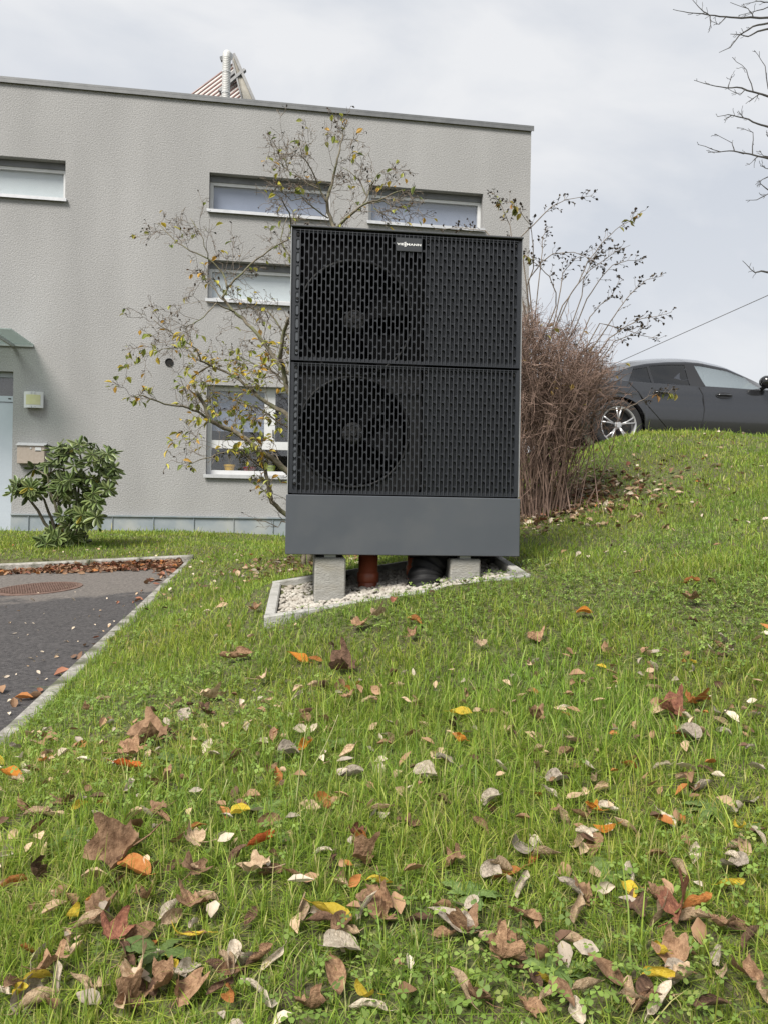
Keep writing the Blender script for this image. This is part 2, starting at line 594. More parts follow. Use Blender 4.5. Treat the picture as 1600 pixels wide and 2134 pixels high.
M['frame'] = mat('white_window_frame', (.56, .57, .58), (.62, .63, .64), 8, rough=.35)
M['alu'] = mat('aluminium_trim', (.50, .51, .53), (.58, .59, .61), 12, rough=.4, metal=.4)
M['coping'] = mat('roof_coping_sheet', (.13, .135, .14), (.17, .175, .18), 6, rough=.5, metal=.3)
M['zinc'] = mat('blue_grey_plinth_sheet', (.24, .28, .315), (.30, .335, .365), 5, rough=.55, metal=.15, c3=(.36, .38, .38), s3=2)
M['black'] = mat('black_void', (.008, .008, .008), rough=.9)
M['door'] = mat('pale_blue_door_paint', (.42, .47, .53), (.46, .51, .57), 3, rough=.4)
M['blind_sky_tint'] = mat('sky_tinted_blind', (.23, .26, .335), (.25, .28, .36), 3, rough=.8)  # reflected sky is put into this blind colour
M['blind_white'] = mat('white_blind', (.62, .67, .67), (.66, .70, .70), 3, rough=.8)
M['room'] = mat('room_interior', (.10, .085, .07), (.16, .14, .12), 3, rough=.9)

bld = empty('grey_flat_roof_building', (0, 12.04, 0), BANG)
tag(bld, 'grey rendered flat roof building with narrow strip windows behind the heat pump', 'building')
S_R = facade(1101, 600)[0]
S_L = -13.0
Z_TOP = 6.22
Z_PL = facade(300, 1077)[1]
Z_GR = -0.60
def rect(x0, y0, x1, y1):
    """opening from the photo: left-top and right-bottom pixels -> s0, s1, z0, z1"""
    s0, zt = facade(x0, y0); s1, zb = facade(x1, y1)
    return s0, s1, zb, zt
w2 = rect(437, 360, 689, 454)
W = {}
W['w2'] = (w2[0], w2[1], facade(437, 436)[1], facade(437, 358)[1])
wid = w2[1] - w2[0]
s3, z3 = facade(769, 389)
s3b = facade(1006, 408)[0]
W['w3'] = (s3, s3b, W['w2'][2], W['w2'][3])
s1r = facade(137, 333)[0]
W['w1'] = (s1r - wid, s1r, W['w2'][2], W['w2'][3])
s4, z4 = facade(434, 540)
W['w4'] = (s4, s4 + wid, facade(434, 622)[1], z4)
s5, z5 = facade(432, 801)
W['w5'] = (s5, s5 + wid, facade(432, 988)[1], z5)
sd_r = facade(26, 900)[0]
W['door'] = (sd_r - 1.05, sd_r, facade(24, 1109)[1], facade(28, 774)[1])
RV = .17
def build_wall():
    vs, fs = [], []
    ops = list(W.values())
    xs = sorted({S_L, S_R, *[o[0] for o in ops], *[o[1] for o in ops]})
    zs = sorted({Z_GR, Z_TOP, *[o[2] for o in ops], *[o[3] for o in ops]})
    mb = MB()
    for i in range(len(xs) - 1):
        for k in range(len(zs) - 1):
            cx, cz = (xs[i] + xs[i + 1]) / 2, (zs[k] + zs[k + 1]) / 2
            if any(o[0] < cx < o[1] and o[2] < cz < o[3] for o in ops):
                continue
            mb.add([(xs[i], 0, zs[k]), (xs[i + 1], 0, zs[k]), (xs[i + 1], 0, zs[k + 1]), (xs[i], 0, zs[k + 1])], [(0, 1, 2, 3)])
    for (a, b, c, d) in ops:      # reveals
        e = RV + .08
        mb.add([(a, 0, c), (a, e, c), (a, e, d), (a, 0, d)], [(0, 1, 2, 3)])
        mb.add([(b, 0, c), (b, 0, d), (b, e, d), (b, e, c)], [(0, 1, 2, 3)])
        mb.add([(a, 0, d), (a, e, d), (b, e, d), (b, 0, d)], [(0, 1, 2, 3)])
        mb.add([(a, 0, c), (b, 0, c), (b, e, c), (a, e, c)], [(0, 1, 2, 3)])
    D = 10.0
    mb.add([(S_R, 0, Z_GR), (S_R, D, Z_GR), (S_R, D, Z_TOP), (S_R, 0, Z_TOP)], [(0, 1, 2, 3)])
    mb.add([(S_L, 0, Z_GR), (S_L, 0, Z_TOP), (S_L, D, Z_TOP), (S_L, D, Z_GR)], [(0, 1, 2, 3)])
    mb.add([(S_L, D, Z_GR), (S_L, D, Z_TOP), (S_R, D, Z_TOP), (S_R, D, Z_GR)], [(0, 1, 2, 3)])
    return mb.build('wall', M['render'], bld, recalc=False)
build_wall()
mb = MB()
mb.box(S_L, S_R - .01, .28, 9.7, Z_TOP - .35, Z_TOP - .25)
mb.build('flat_roof', M['coping'], bld)
mb = MB()
for x0, x1, y0, y1 in ((S_L - .03, S_R + .035, -.035, .30), (S_R - .30, S_R + .035, .302, 10.03)):
    mb.box(x0, x1, y0, y1, Z_TOP + .002, Z_TOP + .035)
    mb.box(x0, x1, y0, y0 + .004, Z_TOP - .05, Z_TOP)
mb.build('roof_coping', M['coping'], bld)

def strip_window(key, blind, lab):
    a, b, c, d = W[key]
    y0 = RV - .05
    f = .055
    m_ = MB()
    m_.box(a + .003, b - .003, y0, y0 + .07, c + .003, c + f)
    m_.box(a + .003, b - .003, y0, y0 + .07, d - f - .09, d - .003)
    m_.box(a + .003, a + f, y0, y0 + .07, c + f, d - f - .09)
    m_.box(b - f, b - .003, y0, y0 + .07, c + f, d - f - .09)
    w = m_.build('window', M['frame'], bld)
    tag(w, lab)
    m_ = MB(); m_.box(a + f, b - f, y0 + .03, y0 + .038, c + f, d - f - .09); m_.build('pane', M['pane'], w)
    m_ = MB(); m_.box(a + f - .03, b - f + .03, y0 + .075, y0 + .08, c + .01, d - .02); m_.build('blind', blind, w)
    m_ = MB(); m_.box(a + .004, b - .004, y0 - .012, y0 - .001, d - .10, d - .004); m_.build('head_shade_strip', M['coping'], w)  # dark strip stands in for the shade under the window head
    m_ = MB(); m_.box(a - .03, b + .03, -.045, y0 + .01, c - .022, c - .003)
    m_.box(a - .03, b + .03, -.049, -.0455, c - .05, c - .003)
    m_.build('sill', M['alu'], w)
strip_window('w1', M['blind_white'], 'strip window with a pale blind at the left edge')
strip_window('w2', M['blind_sky_tint'], 'upper strip window left of the bare bush top')
strip_window('w3', M['blind_sky_tint'], 'upper strip window nearest the building corner')
strip_window('w4', M['blind_white'], 'lower strip window behind the bush branches')

def big_window():
    a, b, c, d = W['w5']
    y0 = RV - .05
    m_ = MB()
    f = .07
    rail0, rail1 = facade(500, 934)[1], facade(500, 917)[1]
    mu0, mu1 = facade(551, 870)[0], facade(574, 870)[0]
    m_.box(a + .003, b - .003, y0, y0 + .07, c + .003, c + f)
    m_.box(a + .003, b - .003, y0, y0 + .07, d - f, d - .003)
    m_.box(a + .003, a + f, y0, y0 + .07, c + f, d - f)
    m_.box(b - f, b - .003, y0, y0 + .07, c + f, d - f)
    m_.box(a + f, b - f, y0 - .003, y0 + .072, rail0, rail1)
    m_.box(mu0, mu1, y0 - .001, y0 + .071, rail1, d - f)
    w = m_.build('window', M['frame'], bld)
    tag(w, 'large white framed window with flower pots inside')
    m_ = MB(); m_.box(a + f, b - f, y0 + .03, y0 + .037, c + f, rail0); m_.build('pane', M['pane'], w)
    m_ = MB(); m_.box(a + f, mu0, y0 + .03, y0 + .037, rail1, d - f); m_.build('pane', M['pane'], w)
    m_ = MB(); m_.box(mu1, b - f, y0 + .03, y0 + .037, rail1, d - f); m_.build('pane', M['pane'], w)
    m_ = MB(); m_.box(a - .03, b + .03, -.045, y0 + .01, c - .022, c - .003); m_.box(a - .03, b + .03, -.049, -.0455, c - .055, c - .003)
    m_.build('sill', M['alu'], w)
    m_ = MB(); m_.tube([(mu1 - .03, y0 - .03, rail1 + .18), (mu1 - .03, y0 - .03, rail1 + .06)], .009, 8)
    m_.tube([(mu1 - .03, y0 - .03, rail1 + .12), (mu1 - .03, y0 + .002, rail1 + .12)], .008, 8)
    m_.build('handle', M['black'], w)
    # the room behind
    m_ = MB()
    e0, e1 = y0 + .14, 2.4
    A, B, Cc, D = a - .5, b + .5, c - .6, d + .3
    m_.add([(A, e1, Cc), (B, e1, Cc), (B, e1, D), (A, e1, D)], [(0, 1, 2, 3)])
    m_.add([(A, e0, Cc), (A, e1, Cc), (A, e1, D), (A, e0, D)], [(0, 1, 2, 3)])
    m_.add([(B, e0, Cc), (B, e0, D), (B, e1, D), (B, e1, Cc)], [(0, 1, 2, 3)])
    m_.add([(A, e0, Cc), (B, e0, Cc), (B, e1, Cc), (A, e1, Cc)], [(0, 1, 2, 3)])
    m_.add([(A, e0, D), (A, e1, D), (B, e1, D), (B, e0, D)], [(0, 1, 2, 3)])
    m_.build('room_shell', M['room'], w, recalc=False)
    m_ = MB(); m_.box(a + .01, b - .01, y0 + .085, y0 + .36, c - .03, c + .04); m_.build('inner_sill', M['frame'], w)
    m_ = MB(); m_.box(a + .02, mu0 + .02, y0 + .10, y0 + .105, rail1 + .15, d - .03); m_.build('blind', M['blind_sky_tint'], w)
    return c + .041, y0 + .22
potz, poty = big_window()
def pot(px, col, rim, label, r=.085, h=.13):
    s = facade(px, 975)[0]
    base = Vector((s, poty, potz))
    wp = Matrix.Rotation(BANG, 4, 'Z') @ base + Vector((0, 12.04, 0))
    t = empty('flower_pot', wp)
    tag(t, label, 'flower pot', 'flower pots on the window sill')
    m_ = MB(); m_.lathe([(0, 0), (r * .72, 0), (r * .95, h * .8), (r * 1.06, h * .8), (r * 1.06, h), (r * .93, h), (r * .9, h * .85), (0, h * .85)], 20, 'Z')
    m_.build('pot_body', mat(rim, col, tuple(q * .85 for q in col), 20, rough=.5), t, smooth=False)
    m_ = MB()
    for k in range(9):
        an = random.uniform(0, 6.28); lean = random.uniform(.02, .13); hh = random.uniform(.08, .22)
        m_.tube([(0, 0, h * .8), (math.cos(an) * lean * .4, math.sin(an) * lean * .4, h + hh * .5), (math.cos(an) * lean, math.sin(an) * lean, h + hh)], [.004, .003, .0015], 4)
    m_.build('dry_stems', M['stem'], t)
M['stem'] = mat('dry_stem', (.22, .17, .08), (.3, .24, .12), 20, rough=.9)
pot(476, (.72, .42, .01), 'yellow_pot', 'yellow flower pot inside the large window')
pot(519, (.20, .02, .03), 'dark_red_pot', 'dark red flower pot inside the large window', r=.1, h=.1)
pot(563, (.32, .40, .05), 'lime_green_pot', 'lime green flower pot inside the large window')

# door
a, b, c, d = W['door']
m_ = MB()
tz0, tz1 = facade(15, 823)[1], facade(15, 784)[1]
y0 = RV - .06
m_.box(a + .003, b - .003, y0, y0 + .08, tz0 - .085, tz0)
m_.box(a + .003, b - .003, y0, y0 + .08, tz1, d - .003)
m_.box(b - .03, b - .003, y0, y0 + .08, c, tz0 - .085)
m_.box(b - .03, b - .003, y0, y0 + .08, tz0, tz1)
m_.box(a + .003, a + .03, y0, y0 + .08, c, tz0 - .085)
dr = m_.build('door', M['door'], bld)
m_ = MB(); m_.box(a + .03, b - .03, y0 + .03, y0 + .036, tz0, tz1); m_.build('pane', M['pane'], dr)
m_ = MB(); m_.box(a + .035, b - .035, y0 + .012, y0 + .06, c + .02, tz0 - .09); m_.build('door_leaf', M['door'], dr)
m_ = MB(); m_.box(a + .03, b - .03, y0 + .3, y0 + .31, tz0 - .1, tz1 + .1); m_.build('transom_backing', M['room'], dr)
m_ = MB(); m_.box(b - .10, b - .06, y0 - .004, y0 - .0005, tz0 - .045, tz0 - .03); m_.build('closer_slot', M['black'], dr)
m_ = MB(); m_.box(a - .05, b + .05, -.25, RV, c - .12, c - .003); m_.build('door_step', M['concrete'], bld)

# plinth sheets and their cover strip
pitch = facade(405, 1095)[0] - facade(321, 1095)[0]
s = facade(321, 1095)[0]
while s - pitch > sd_r + .05: s -= pitch
edges = [sd_r + .004]
while s < S_R:
    edges.append(s); s += pitch
edges.append(S_R)
for k in range(len(edges) - 1):
    if edges[k + 1] - edges[k] < .03: continue
    m_ = MB(); m_.box(edges[k] + .001, edges[k + 1] - .007, -.032 - random.uniform(0, .003), -.002, Z_GR, Z_PL - .002)
    m_.box(edges[k + 1] - .0068, edges[k + 1] + .0008, -.05, -.002, Z_GR, Z_PL - .002)
    m_.build('plinth_panel', M['zinc'], bld)
m_ = MB(); m_.box(sd_r + .004, S_R, -.058, -.002, Z_PL - .001, Z_PL + .02); m_.build('plinth_cover_strip', M['zinc'], bld)
# vent hole
s, z = facade(353, 755)
m_ = MB(); m_.lathe([(.062, 0), (.062, -.012), (.052, -.012), (.050, .0), (.050, -.004), (0.0, -.003)], 24, 'Y', (s, 0, z)); m_.build('vent_pipe_opening', M['black'], bld)

# things on the wall
def on_wall(name, px, py, label, cat):
    s, z = facade(px, py)
    wp = Matrix.Rotation(BANG, 4, 'Z') @ Vector((s, 0, z)) + Vector((0, 12.04, 0))
    t = empty(name, wp, BANG)
    return tag(t, label, cat)
t = on_wall('wall_lamp', 72.5, 851, 'square white wall lamp with cream glass beside the door', 'lamp')
hw, hh = .135, .235
m_ = MB()
m_.box(-hw + .02, hw - .02, -.05, -.002, .01, hh - .01)
m_.build('base', M['frame'], t)
M['lampglass'] = mat('cream_lamp_glass', (.50, .50, .27), (.56, .55, .34), 8, rough=.3)
m_ = MB()
n = 10
vs, fs = [], []
for i in range(n + 1):
    x = -hw + 2 * hw * i / n
    yb = -.055 - .045 * (1 - (x / hw) ** 2)
    for (dy, z) in ((0, .0), (0, hh), (-.006, hh), (-.006, 0)):
        vs.append((x, yb + dy, z))
for i in range(n):
    for k in range(4):
        fs.append((i * 4 + k, i * 4 + (k + 1) % 4, (i + 1) * 4 + (k + 1) % 4, (i + 1) * 4 + k))
fs.append((0, 1, 2, 3)); fs.append((n * 4 + 3, n * 4 + 2, n * 4 + 1, n * 4))
m_.add(vs, fs); m_.build('shade', M['frame'], t)
m_ = MB(); vs, fs = [], []
hw2 = hw * .74
for i in range(n + 1):
    x = -hw2 + 2 * hw2 * i / n
    yb = -.064 - .045 * (1 - (x / hw) ** 2)
    vs += [(x, yb, .045), (x, yb, hh - .045), (x, yb + .004, hh - .045), (x, yb + .004, .045)]
for i in range(n):
    for k in range(4):
        fs.append((i * 4 + k, i * 4 + (k + 1) % 4, (i + 1) * 4 + (k + 1) % 4, (i + 1) * 4 + k))
fs.append((0, 1, 2, 3)); fs.append((n * 4 + 3, n * 4 + 2, n * 4 + 1, n * 4))
m_.add(vs, fs); m_.build('glass_panel', M['lampglass'], t)
for x in (-.022, .022):
    for z in (-.003, hh - .03):
        m_ = MB(); m_.box(x - .008, x + .008, -.113, -.05, z, z + .033); m_.build('clip', M['alu'], t)

t = on_wall('mailbox', 68, 967, 'beige metal mailbox on the wall beside the door', 'mailbox')
M['mailbox'] = mat('beige_mailbox_paint', (.38, .32, .27), (.43, .37, .32), 30, rough=.4, metal=.2)
m_ = MB(); m_.bbox(-.19, .19, -.10, -.002, 0, .27, .006); m_.build('body', M['mailbox'], t)
m_ = MB(); m_.add([(-.205, -.12, .262), (.205, -.12, .262), (.205, -.002, .30), (-.205, -.002, .30), (-.205, -.12, .272), (.205, -.12, .272), (.205, -.002, .312), (-.205, -.002, .312)],
                  [(0, 3, 2, 1), (4, 5, 6, 7), (0, 1, 5, 4), (1, 2, 6, 5), (2, 3, 7, 6), (3, 0, 4, 7)]); m_.build('lid', M['alu'], t)
m_ = MB(); m_.lathe([(.013, 0), (.013, -.008), (0, -.008)], 12, 'Y', (.0, -.1, .225)); m_.build('lock', M['alu'], t)
m_ = MB(); m_.box(.06, .145, -.104, -.1005, .185, .24); m_.build('name_plate', M['frame'], t)
m_ = MB(); m_.box(.066, .139, -.106, -.1042, .185, .195); m_.build('slot_edge', M['black'], t)

# glass canopy over the door
s, z = facade(70, 719)
wp = Matrix.Rotation(BANG, 4, 'Z') @ Vector((s, 0, z)) + Vector((0, 12.04, 0))
t = empty('door_canopy', wp, BANG)
tag(t, 'frosted glass canopy on steel arms over the door', 'canopy')
M['canopyglass'] = mat('frosted_canopy_glass', (.40, .46, .46), (.46, .52, .52), 5, rough=.35)
_cn, _cl = M['canopyglass'].node_tree.nodes, M['canopyglass'].node_tree.links
_t = _cn.new('ShaderNodeBsdfTransparent'); _t.inputs[0].default_value = (.85, .92, .9, 1)
_x = _cn.new('ShaderNodeMixShader'); _x.inputs[0].default_value = .62
_cl.new(_cn['Principled BSDF'].outputs[0], _x.inputs[1]); _cl.new(_t.outputs[0], _x.inputs[2]); _cl.new(_x.outputs[0], _cn['Material Output'].inputs['Surface'])
m_ = MB(); m_.box(-1.7, 0, -1.0, -.002, 0, .014); m_.build('glass_slab', M['canopyglass'], t)
for x in (-.28, -1.45):
    m_ = MB(); m_.box(x - .02, x + .02, -.85, -.002, -.042, -.002); m_.build('arm', M['alu'], t)
m_ = MB(); m_.box(-1.7, 0, -.02, -.002, -.03, -.0005); m_.build('wall_rail', M['alu'], t)

# ---- solar collector and vent pipe on the roof
def rooft(px, py, extra):
    """point extra metres behind the facade plane, seen at a pixel"""
    a, b = unroll(px, py)
    y = (12.04 + extra) / (1 - math.tan(BANG) * a)
    return Vector((a * y, y, -b * y))
M['tube'] = mat('pinkish_collector_tube', (.27, .17, .155), (.33, .22, .20), 8, rough=.35)
M['tubewhite'] = mat('white_collector_strip', (.52, .51, .49), (.58, .57, .55), 8, rough=.5)
M['beige'] = mat('beige_collector_back', (.30, .285, .245), (.36, .34, .30), 9, rough=.7)
M['steel'] = mat('galvanised_steel', (.13, .133, .14), (.18, .185, .19), 15, rough=.6, metal=.0)
sc_ = empty('solar_collector', rooft(470, 215, 2.5))
tag(sc_, 'tilted solar collector with pinkish tubes on the building roof', 'solar collector')
inv = Matrix.Translation(-sc_.location)
TL = rooft(492, 128, 2.6); BLp = rooft(392, 202, 2.3); BRp = rooft(508, 216, 2.3)
TR = rooft(494, 130, 2.62)
# tubes lie in the plane spanned by the sloping left edge and the right edge; they run parallel to the left edge
Adir = (BLp - TL)
Edir = (rooft(508, 212, 2.3) - TL)
Nn = Adir.cross(Edir).normalized()
if Nn.y > 0: Nn = -Nn
for k in range(11):
    f = k / 11.0
    p0 = TL + Edir * (f * 1.0)
    p1 = p0 + Adir * 1.25
    m_ = MB(); m_.tube([inv @ p0, inv @ p1], .018, 8); m_.build('tube', M['tube'], sc_, smooth=True)
    q0 = TL + Edir * ((f + .045) * 1.0) + Nn * .004
    w_ = Edir.normalized() * .016
    q1 = q0 + Adir * 1.25
    m_ = MB(); m_.add([inv @ (q0 - w_), inv @ (q0 + w_), inv @ (q1 + w_), inv @ (q1 - w_), inv @ (q0 - w_ - Nn * .01), inv @ (q0 + w_ - Nn * .01), inv @ (q1 + w_ - Nn * .01), inv @ (q1 - w_ - Nn * .01)],
        [(0, 1, 2, 3), (7, 6, 5, 4), (0, 4, 5, 1), (1, 5, 6, 2), (2, 6, 7, 3), (3, 7, 4, 0)]); m_.build('reflector_strip', M['tubewhite'], sc_)
def slab(name, pts, th, m, par):
    nn = (pts[1] - pts[0]).cross(pts[3] - pts[0]).normalized() * th
    m_ = MB(); vs = [inv @ p for p in pts] + [inv @ (p + nn) for p in pts]
    m_.add(vs, [(0, 1, 2, 3), (7, 6, 5, 4), (0, 4, 5, 1), (1, 5, 6, 2), (2, 6, 7, 3), (3, 7, 4, 0)])
    return m_.build(name, m, par)
slab('back_panel', [rooft(484, 114, 2.55), rooft(507, 216, 2.25), rooft(533, 218, 2.28), rooft(492, 120, 2.58)], .04, M['beige'], sc_)
def bar(name, p, q, r, m=None):
    m_ = MB(); m_.tube([inv @ p, inv @ q], r, 4); return m_.build(name, m or M['steel'], sc_)
bar('edge_rail', rooft(488, 112, 2.5), rooft(535, 219, 2.22), .035)
bar('edge_rail', rooft(484, 122, 2.48), rooft(508, 219, 2.2), .02, M['steel'])
bar('cross_bar', rooft(458, 190, 2.3), rooft(511, 145, 2.42), .04)
bar('cross_bar', rooft(460, 123, 2.5), rooft(478, 118, 2.5), .05)
bar('cross_bar', rooft(478, 160, 2.42), rooft(500, 141, 2.5), .045)
vp = empty('vent_pipe', rooft(471, 210, 1.6))
tag(vp, 'white ribbed insulated pipe rising in front of the solar collector', 'pipe')
inv2 = Matrix.Translation(-vp.location)
M['pipewhite'] = mat('white_ribbed_pipe', (.45, .45, .44), (.54, .54, .53), 14, rough=.5)
base, top = rooft(470, 232, 1.6), rooft(473, 120, 1.6)
n = 120
pts, rad = [], []
for k in range(n + 1):
    f = k / n
    pts.append(inv2 @ base.lerp(top, f)); rad.append(.070 + .003 * math.sin(k * 1.6))
end = rooft(482, 124, 2.3)
for k in range(1, 16):
    a_ = k / 15 * math.pi / 2
    c_ = top + Vector((0, 0, 0))
    d_ = (end - top); d_.z = 0
    pts.append(inv2 @ (c_ + d_.normalized() * .11 * (1 - math.cos(a_)) + Vector((0, 0, .11 * math.sin(a_))))); rad.append(.070 + .003 * math.sin(k * 1.9))
pts.append(pts[-1] + (end - top).normalized() * .3); rad.append(.07)
m_ = MB(); m_.tube(pts, rad, 14); m_.build('pipe_run', M['pipewhite'], vp, smooth=True)
for f in (.33, .72):
    m_ = MB(); q = inv2 @ base.lerp(top, f); m_.tube([q, q + Vector((0, 0, .02))], .0765, 14); m_.build('pipe_clamp', M['frame'], vp)

# ------------------------------------------------------------------ heat pump
HANG = math.radians(6.2)
HP0 = Vector((-.467, 3.725, -.2123))
HW, HH, HD, SK = 1.144, 1.595, .60, .296
M['grille'] = mat('anthracite_grille_plastic', (.0115, .0140, .0195), (.016, .019, .0255), 30, rough=.5, bump=.05, bscale=400, spec=.5)
M['case'] = mat('anthracite_case_paint', (.045, .048, .053), (.052, .055, .06), 8, rough=.45)
M['skirt'] = mat('grey_skirt_paint', (.060, .068, .081), (.069, .077, .090), 2.2, rough=.5, bump=.04, bscale=900, c3=(.076, .083, .094), s3=5)
M['inner'] = mat('dark_inner_plate', (.003, .0032, .0038), (.0055, .006, .007), 20, rough=.8, spec=.15)
M['coil'] = mat('black_coil', (.003, .0033, .004), (.006, .0065, .008), 40, rough=.8, spec=.15)
M['shroud'] = mat('fan_shroud_plate', (.0085, .009, .0105), (.012, .013, .015), 20, rough=.55)
M['hub'] = mat('worn_fan_hub', (.02, .02, .021), (.07, .07, .072), 45, rough=.7, spec=.2)
M['edge'] = mat('bright_case_edge', (.33, .34, .35), (.40, .41, .42), 10, rough=.4, metal=.4)
M['logo'] = mat('white_lettering', (.85, .85, .85), rough=.5)
M['fin'] = mat('lit_fin_plastic', (.036, .039, .046), (.044, .047, .054), 30, rough=.42)  # paler than the grille: lit fin fronts are put into the colour
hp = empty('heat_pump', HP0, HANG)
tag(hp, 'large black heat pump outdoor unit with slotted grille on concrete blocks', 'heat pump')

# casing
m_ = MB()
t_ = .003
m_.box(0, t_, .004, HD, 0.01, HH - .004)
m_.box(HW - t_, HW, .004, HD, 0.01, HH - .004)
m_.box(t_, HW - t_, HD - t_, HD, 0.01, HH - .004)
m_.box(t_, HW - t_, .01, HD - t_, .01, .03)
m_.build('case', M['case'], hp)
m_ = MB(); m_.bbox(-.006, HW + .006, -.006, HD + .006, HH - .003, HH + .006, .002); m_.build('top_panel', M['case'], hp)
for x0 in (-.0035, HW + .0005):  # thin metallic edges; the lit side panel is put into their bright colour
    m_ = MB(); m_.box(x0, x0 + .003, -.002, .02, SK + .002, HH - .004); m_.build('lit_edge_trim', M['edge'], hp)
m_ = MB(); m_.bbox(-.008, HW + .008, -.012, .02, 0.0, SK - .006, .003); m_.build('skirt_panel', M['skirt'], hp)

BRD = .020
NC = 52
PT = (HW - 2 * BRD) / NC
SP, SL, SWD = .0645, .0585, .0172
def stadium(cx, cz, w, L, n=5):
    """hole outline, counter-clockwise from the bottom right; and a matching rectangle outline"""
    r = w / 2
    pts = []
    for k in range(n + 1):
        a = -math.pi + math.pi * k / n
        pts.append((cx + r * math.cos(a), cz - L / 2 + r + r * math.sin(a)))
    for k in range(n + 1):
        a = math.pi * k / n
        pts.append((cx + r * math.cos(a), cz + L / 2 - r + r * math.sin(a)))
    return pts
def column(mb, x0, x1, z0, z1, par, depth, floor, y=0.007, skip=lambda z: False):
    """one channel of the grille: face plate with slots; floor True makes blind pockets"""
    cx = (x0 + x1) / 2
    slots = []
    top = z1 - .012
    zc = top - SL / 2 - (0 if par else -SP / 2)
    while zc + SL / 2 > z0 + .012:
        a, b = max(zc - SL / 2, z0 + .012), min(zc + SL / 2, top)
        if b - a > .022 and not skip((a + b) / 2):
            slots.append((a, b))
        zc -= SP
    slots.sort()
    zz = z0
    for (a, b) in slots:
        ca, cb = a - .003, b + .003
        if ca > zz + 1e-6:
            mb.add([(x0, y, zz), (x1, y, zz), (x1, y, ca), (x0, y, ca)], [(0, 1, 2, 3)])
        hole = stadium(cx, (a + b) / 2, SWD, b - a)
        n = len(hole)
        h2 = n // 2
        outer = []
        for i in range(n):
            f = (i % h2) / (h2 - 1)
            if i < h2:
                outer.append((x0 + (x1 - x0) * f, ca))
            else:
                outer.append((x1 - (x1 - x0) * f, cb))
        vs = [(p[0], y, p[1]) for p in outer] + [(p[0], y, p[1]) for p in hole] + [(p[0], y + depth, p[1]) for p in hole]
        fs = []
        for i in range(n):
            j = (i + 1) % n
            fs.append((i, j, n + j, n + i))
            fs.append((n + i, n + j, 2 * n + j, 2 * n + i))
        if floor:
            fs.append(tuple(range(2 * n, 3 * n)))
        mb.add(vs, fs)
        zz = cb
    mb.add([(x0, y, zz), (x1, y, zz), (x1, y, z1), (x0, y, z1)], [(0, 1, 2, 3)])
ZMID = .943
LOGO_X = (BRD + 23 * PT, BRD + 29 * PT)
LOGO_Z = (HH - .096, HH - .030)
fin_mesh = {}
def grille(z0, z1, upper):
    def in_logo(cx):
        return upper and LOGO_X[0] - .005 < cx < LOGO_X[1] + .005
    for name, cols in (('fan_grille', range(0, 31)), ('closed_grille', range(31, NC))):
        mb = MB()
        for c in cols:
            x0 = BRD + c * PT; x1 = x0 + PT; cx = (x0 + x1) / 2
            pocket = c in (0, 30) or c >= 31
            sk = (lambda z: z > LOGO_Z[0] - .004) if in_logo(cx) else (lambda z: False)
            if c == 30 or c == 0:
                sk = lambda z: False
            column(mb, x0, x1, z0 + .004, z1 - .010, c % 2, .004 if not pocket else (.012 if c not in (0,) else .010), pocket, skip=sk)
        if name == 'fan_grille':
            mb.add([(0.003, .006, z0 + .002), (BRD, .006, z0 + .002), (BRD, .006, z1 - .008), (0.003, .006, z1 - .008)], [(0, 1, 2, 3)])
        else:
            mb.add([(HW - BRD, .006, z0 + .002), (HW - .003, .006, z0 + .002), (HW - .003, .006, z1 - .008), (HW - BRD, .006, z1 - .008)], [(0, 1, 2, 3)])
        xa = BRD + cols[0] * PT; xb = BRD + (cols[-1] + 1) * PT
        # top shadow gap rail and bottom lip
        mb.box(xa, xb, .001, .0068, z1 - .014, z1 - .0105)
        mb.box(xa, xb, -.002, .0115, z0 + .0005, z0 + .004)
        g = mb.build(name, M['grille'], hp, recalc=False)
        for c in list(cols)[(1 if name == 'fan_grille' else 0):]:
            x = BRD + c * PT
            cut = upper and LOGO_X[0] + .004 < x < LOGO_X[1] - .004
            key = (upper, cut)
            if key not in fin_mesh:
                f_ = MB()
                if cut:
                    f_.box(-.0015, .0015, -.001, .0068, z0 + .004, LOGO_Z[0] - .001)
                    f_.box(-.0015, .0015, -.001, .0068, LOGO_Z[1] + .0005, z1 - .010)
                else:
                    f_.box(-.0015, .0015, -.001, .0068, z0 + .004, z1 - .010)
                me = f_.mesh('fin'); me.materials.append(M['fin']); fin_mesh[key] = me
            o = link('fin', fin_mesh[key], g); o.location = (x, 0, 0)
        for c in ((0, 30) if name == 'fan_grille' else (NC - 1,)):
            x = BRD + (c + .5) * PT
            for z in ((z1 - .035), (z0 + z1) / 2 - .02, z0 + .05):
                s_ = MB(); s_.lathe([(.0065, .0115), (.0065, .008), (.003, .007), (0, .0095)], 10, 'Y', (x, 0, z)); s_.build('screw', M['black'], g)
grille(SK, ZMID, False)
grille(ZMID, HH - .003, True)
# inserts in the leftmost pockets; the lit side panel painted as lighter grey
for (z0, z1) in ((SK + .03, ZMID - .03), (ZMID + .03, HH - .05)):
    k = 0
    z = z1
    while z - .05 > z0:
        o_ = stadium(BRD + .5 * PT, z - SL / 2, SWD * .8, SL * .86, 4)
        m_ = MB(); n = len(o_)
        m_.add([(p[0], .0195, p[1]) for p in o_] + [(p[0], .0105, p[1]) for p in o_], [tuple(range(n, 2 * n))] + [(i, (i + 1) % n, n + (i + 1) % n, n + i) for i in range(n)])
        m_.build('lit_side_insert', M['skirt'], hp)
        z -= SP
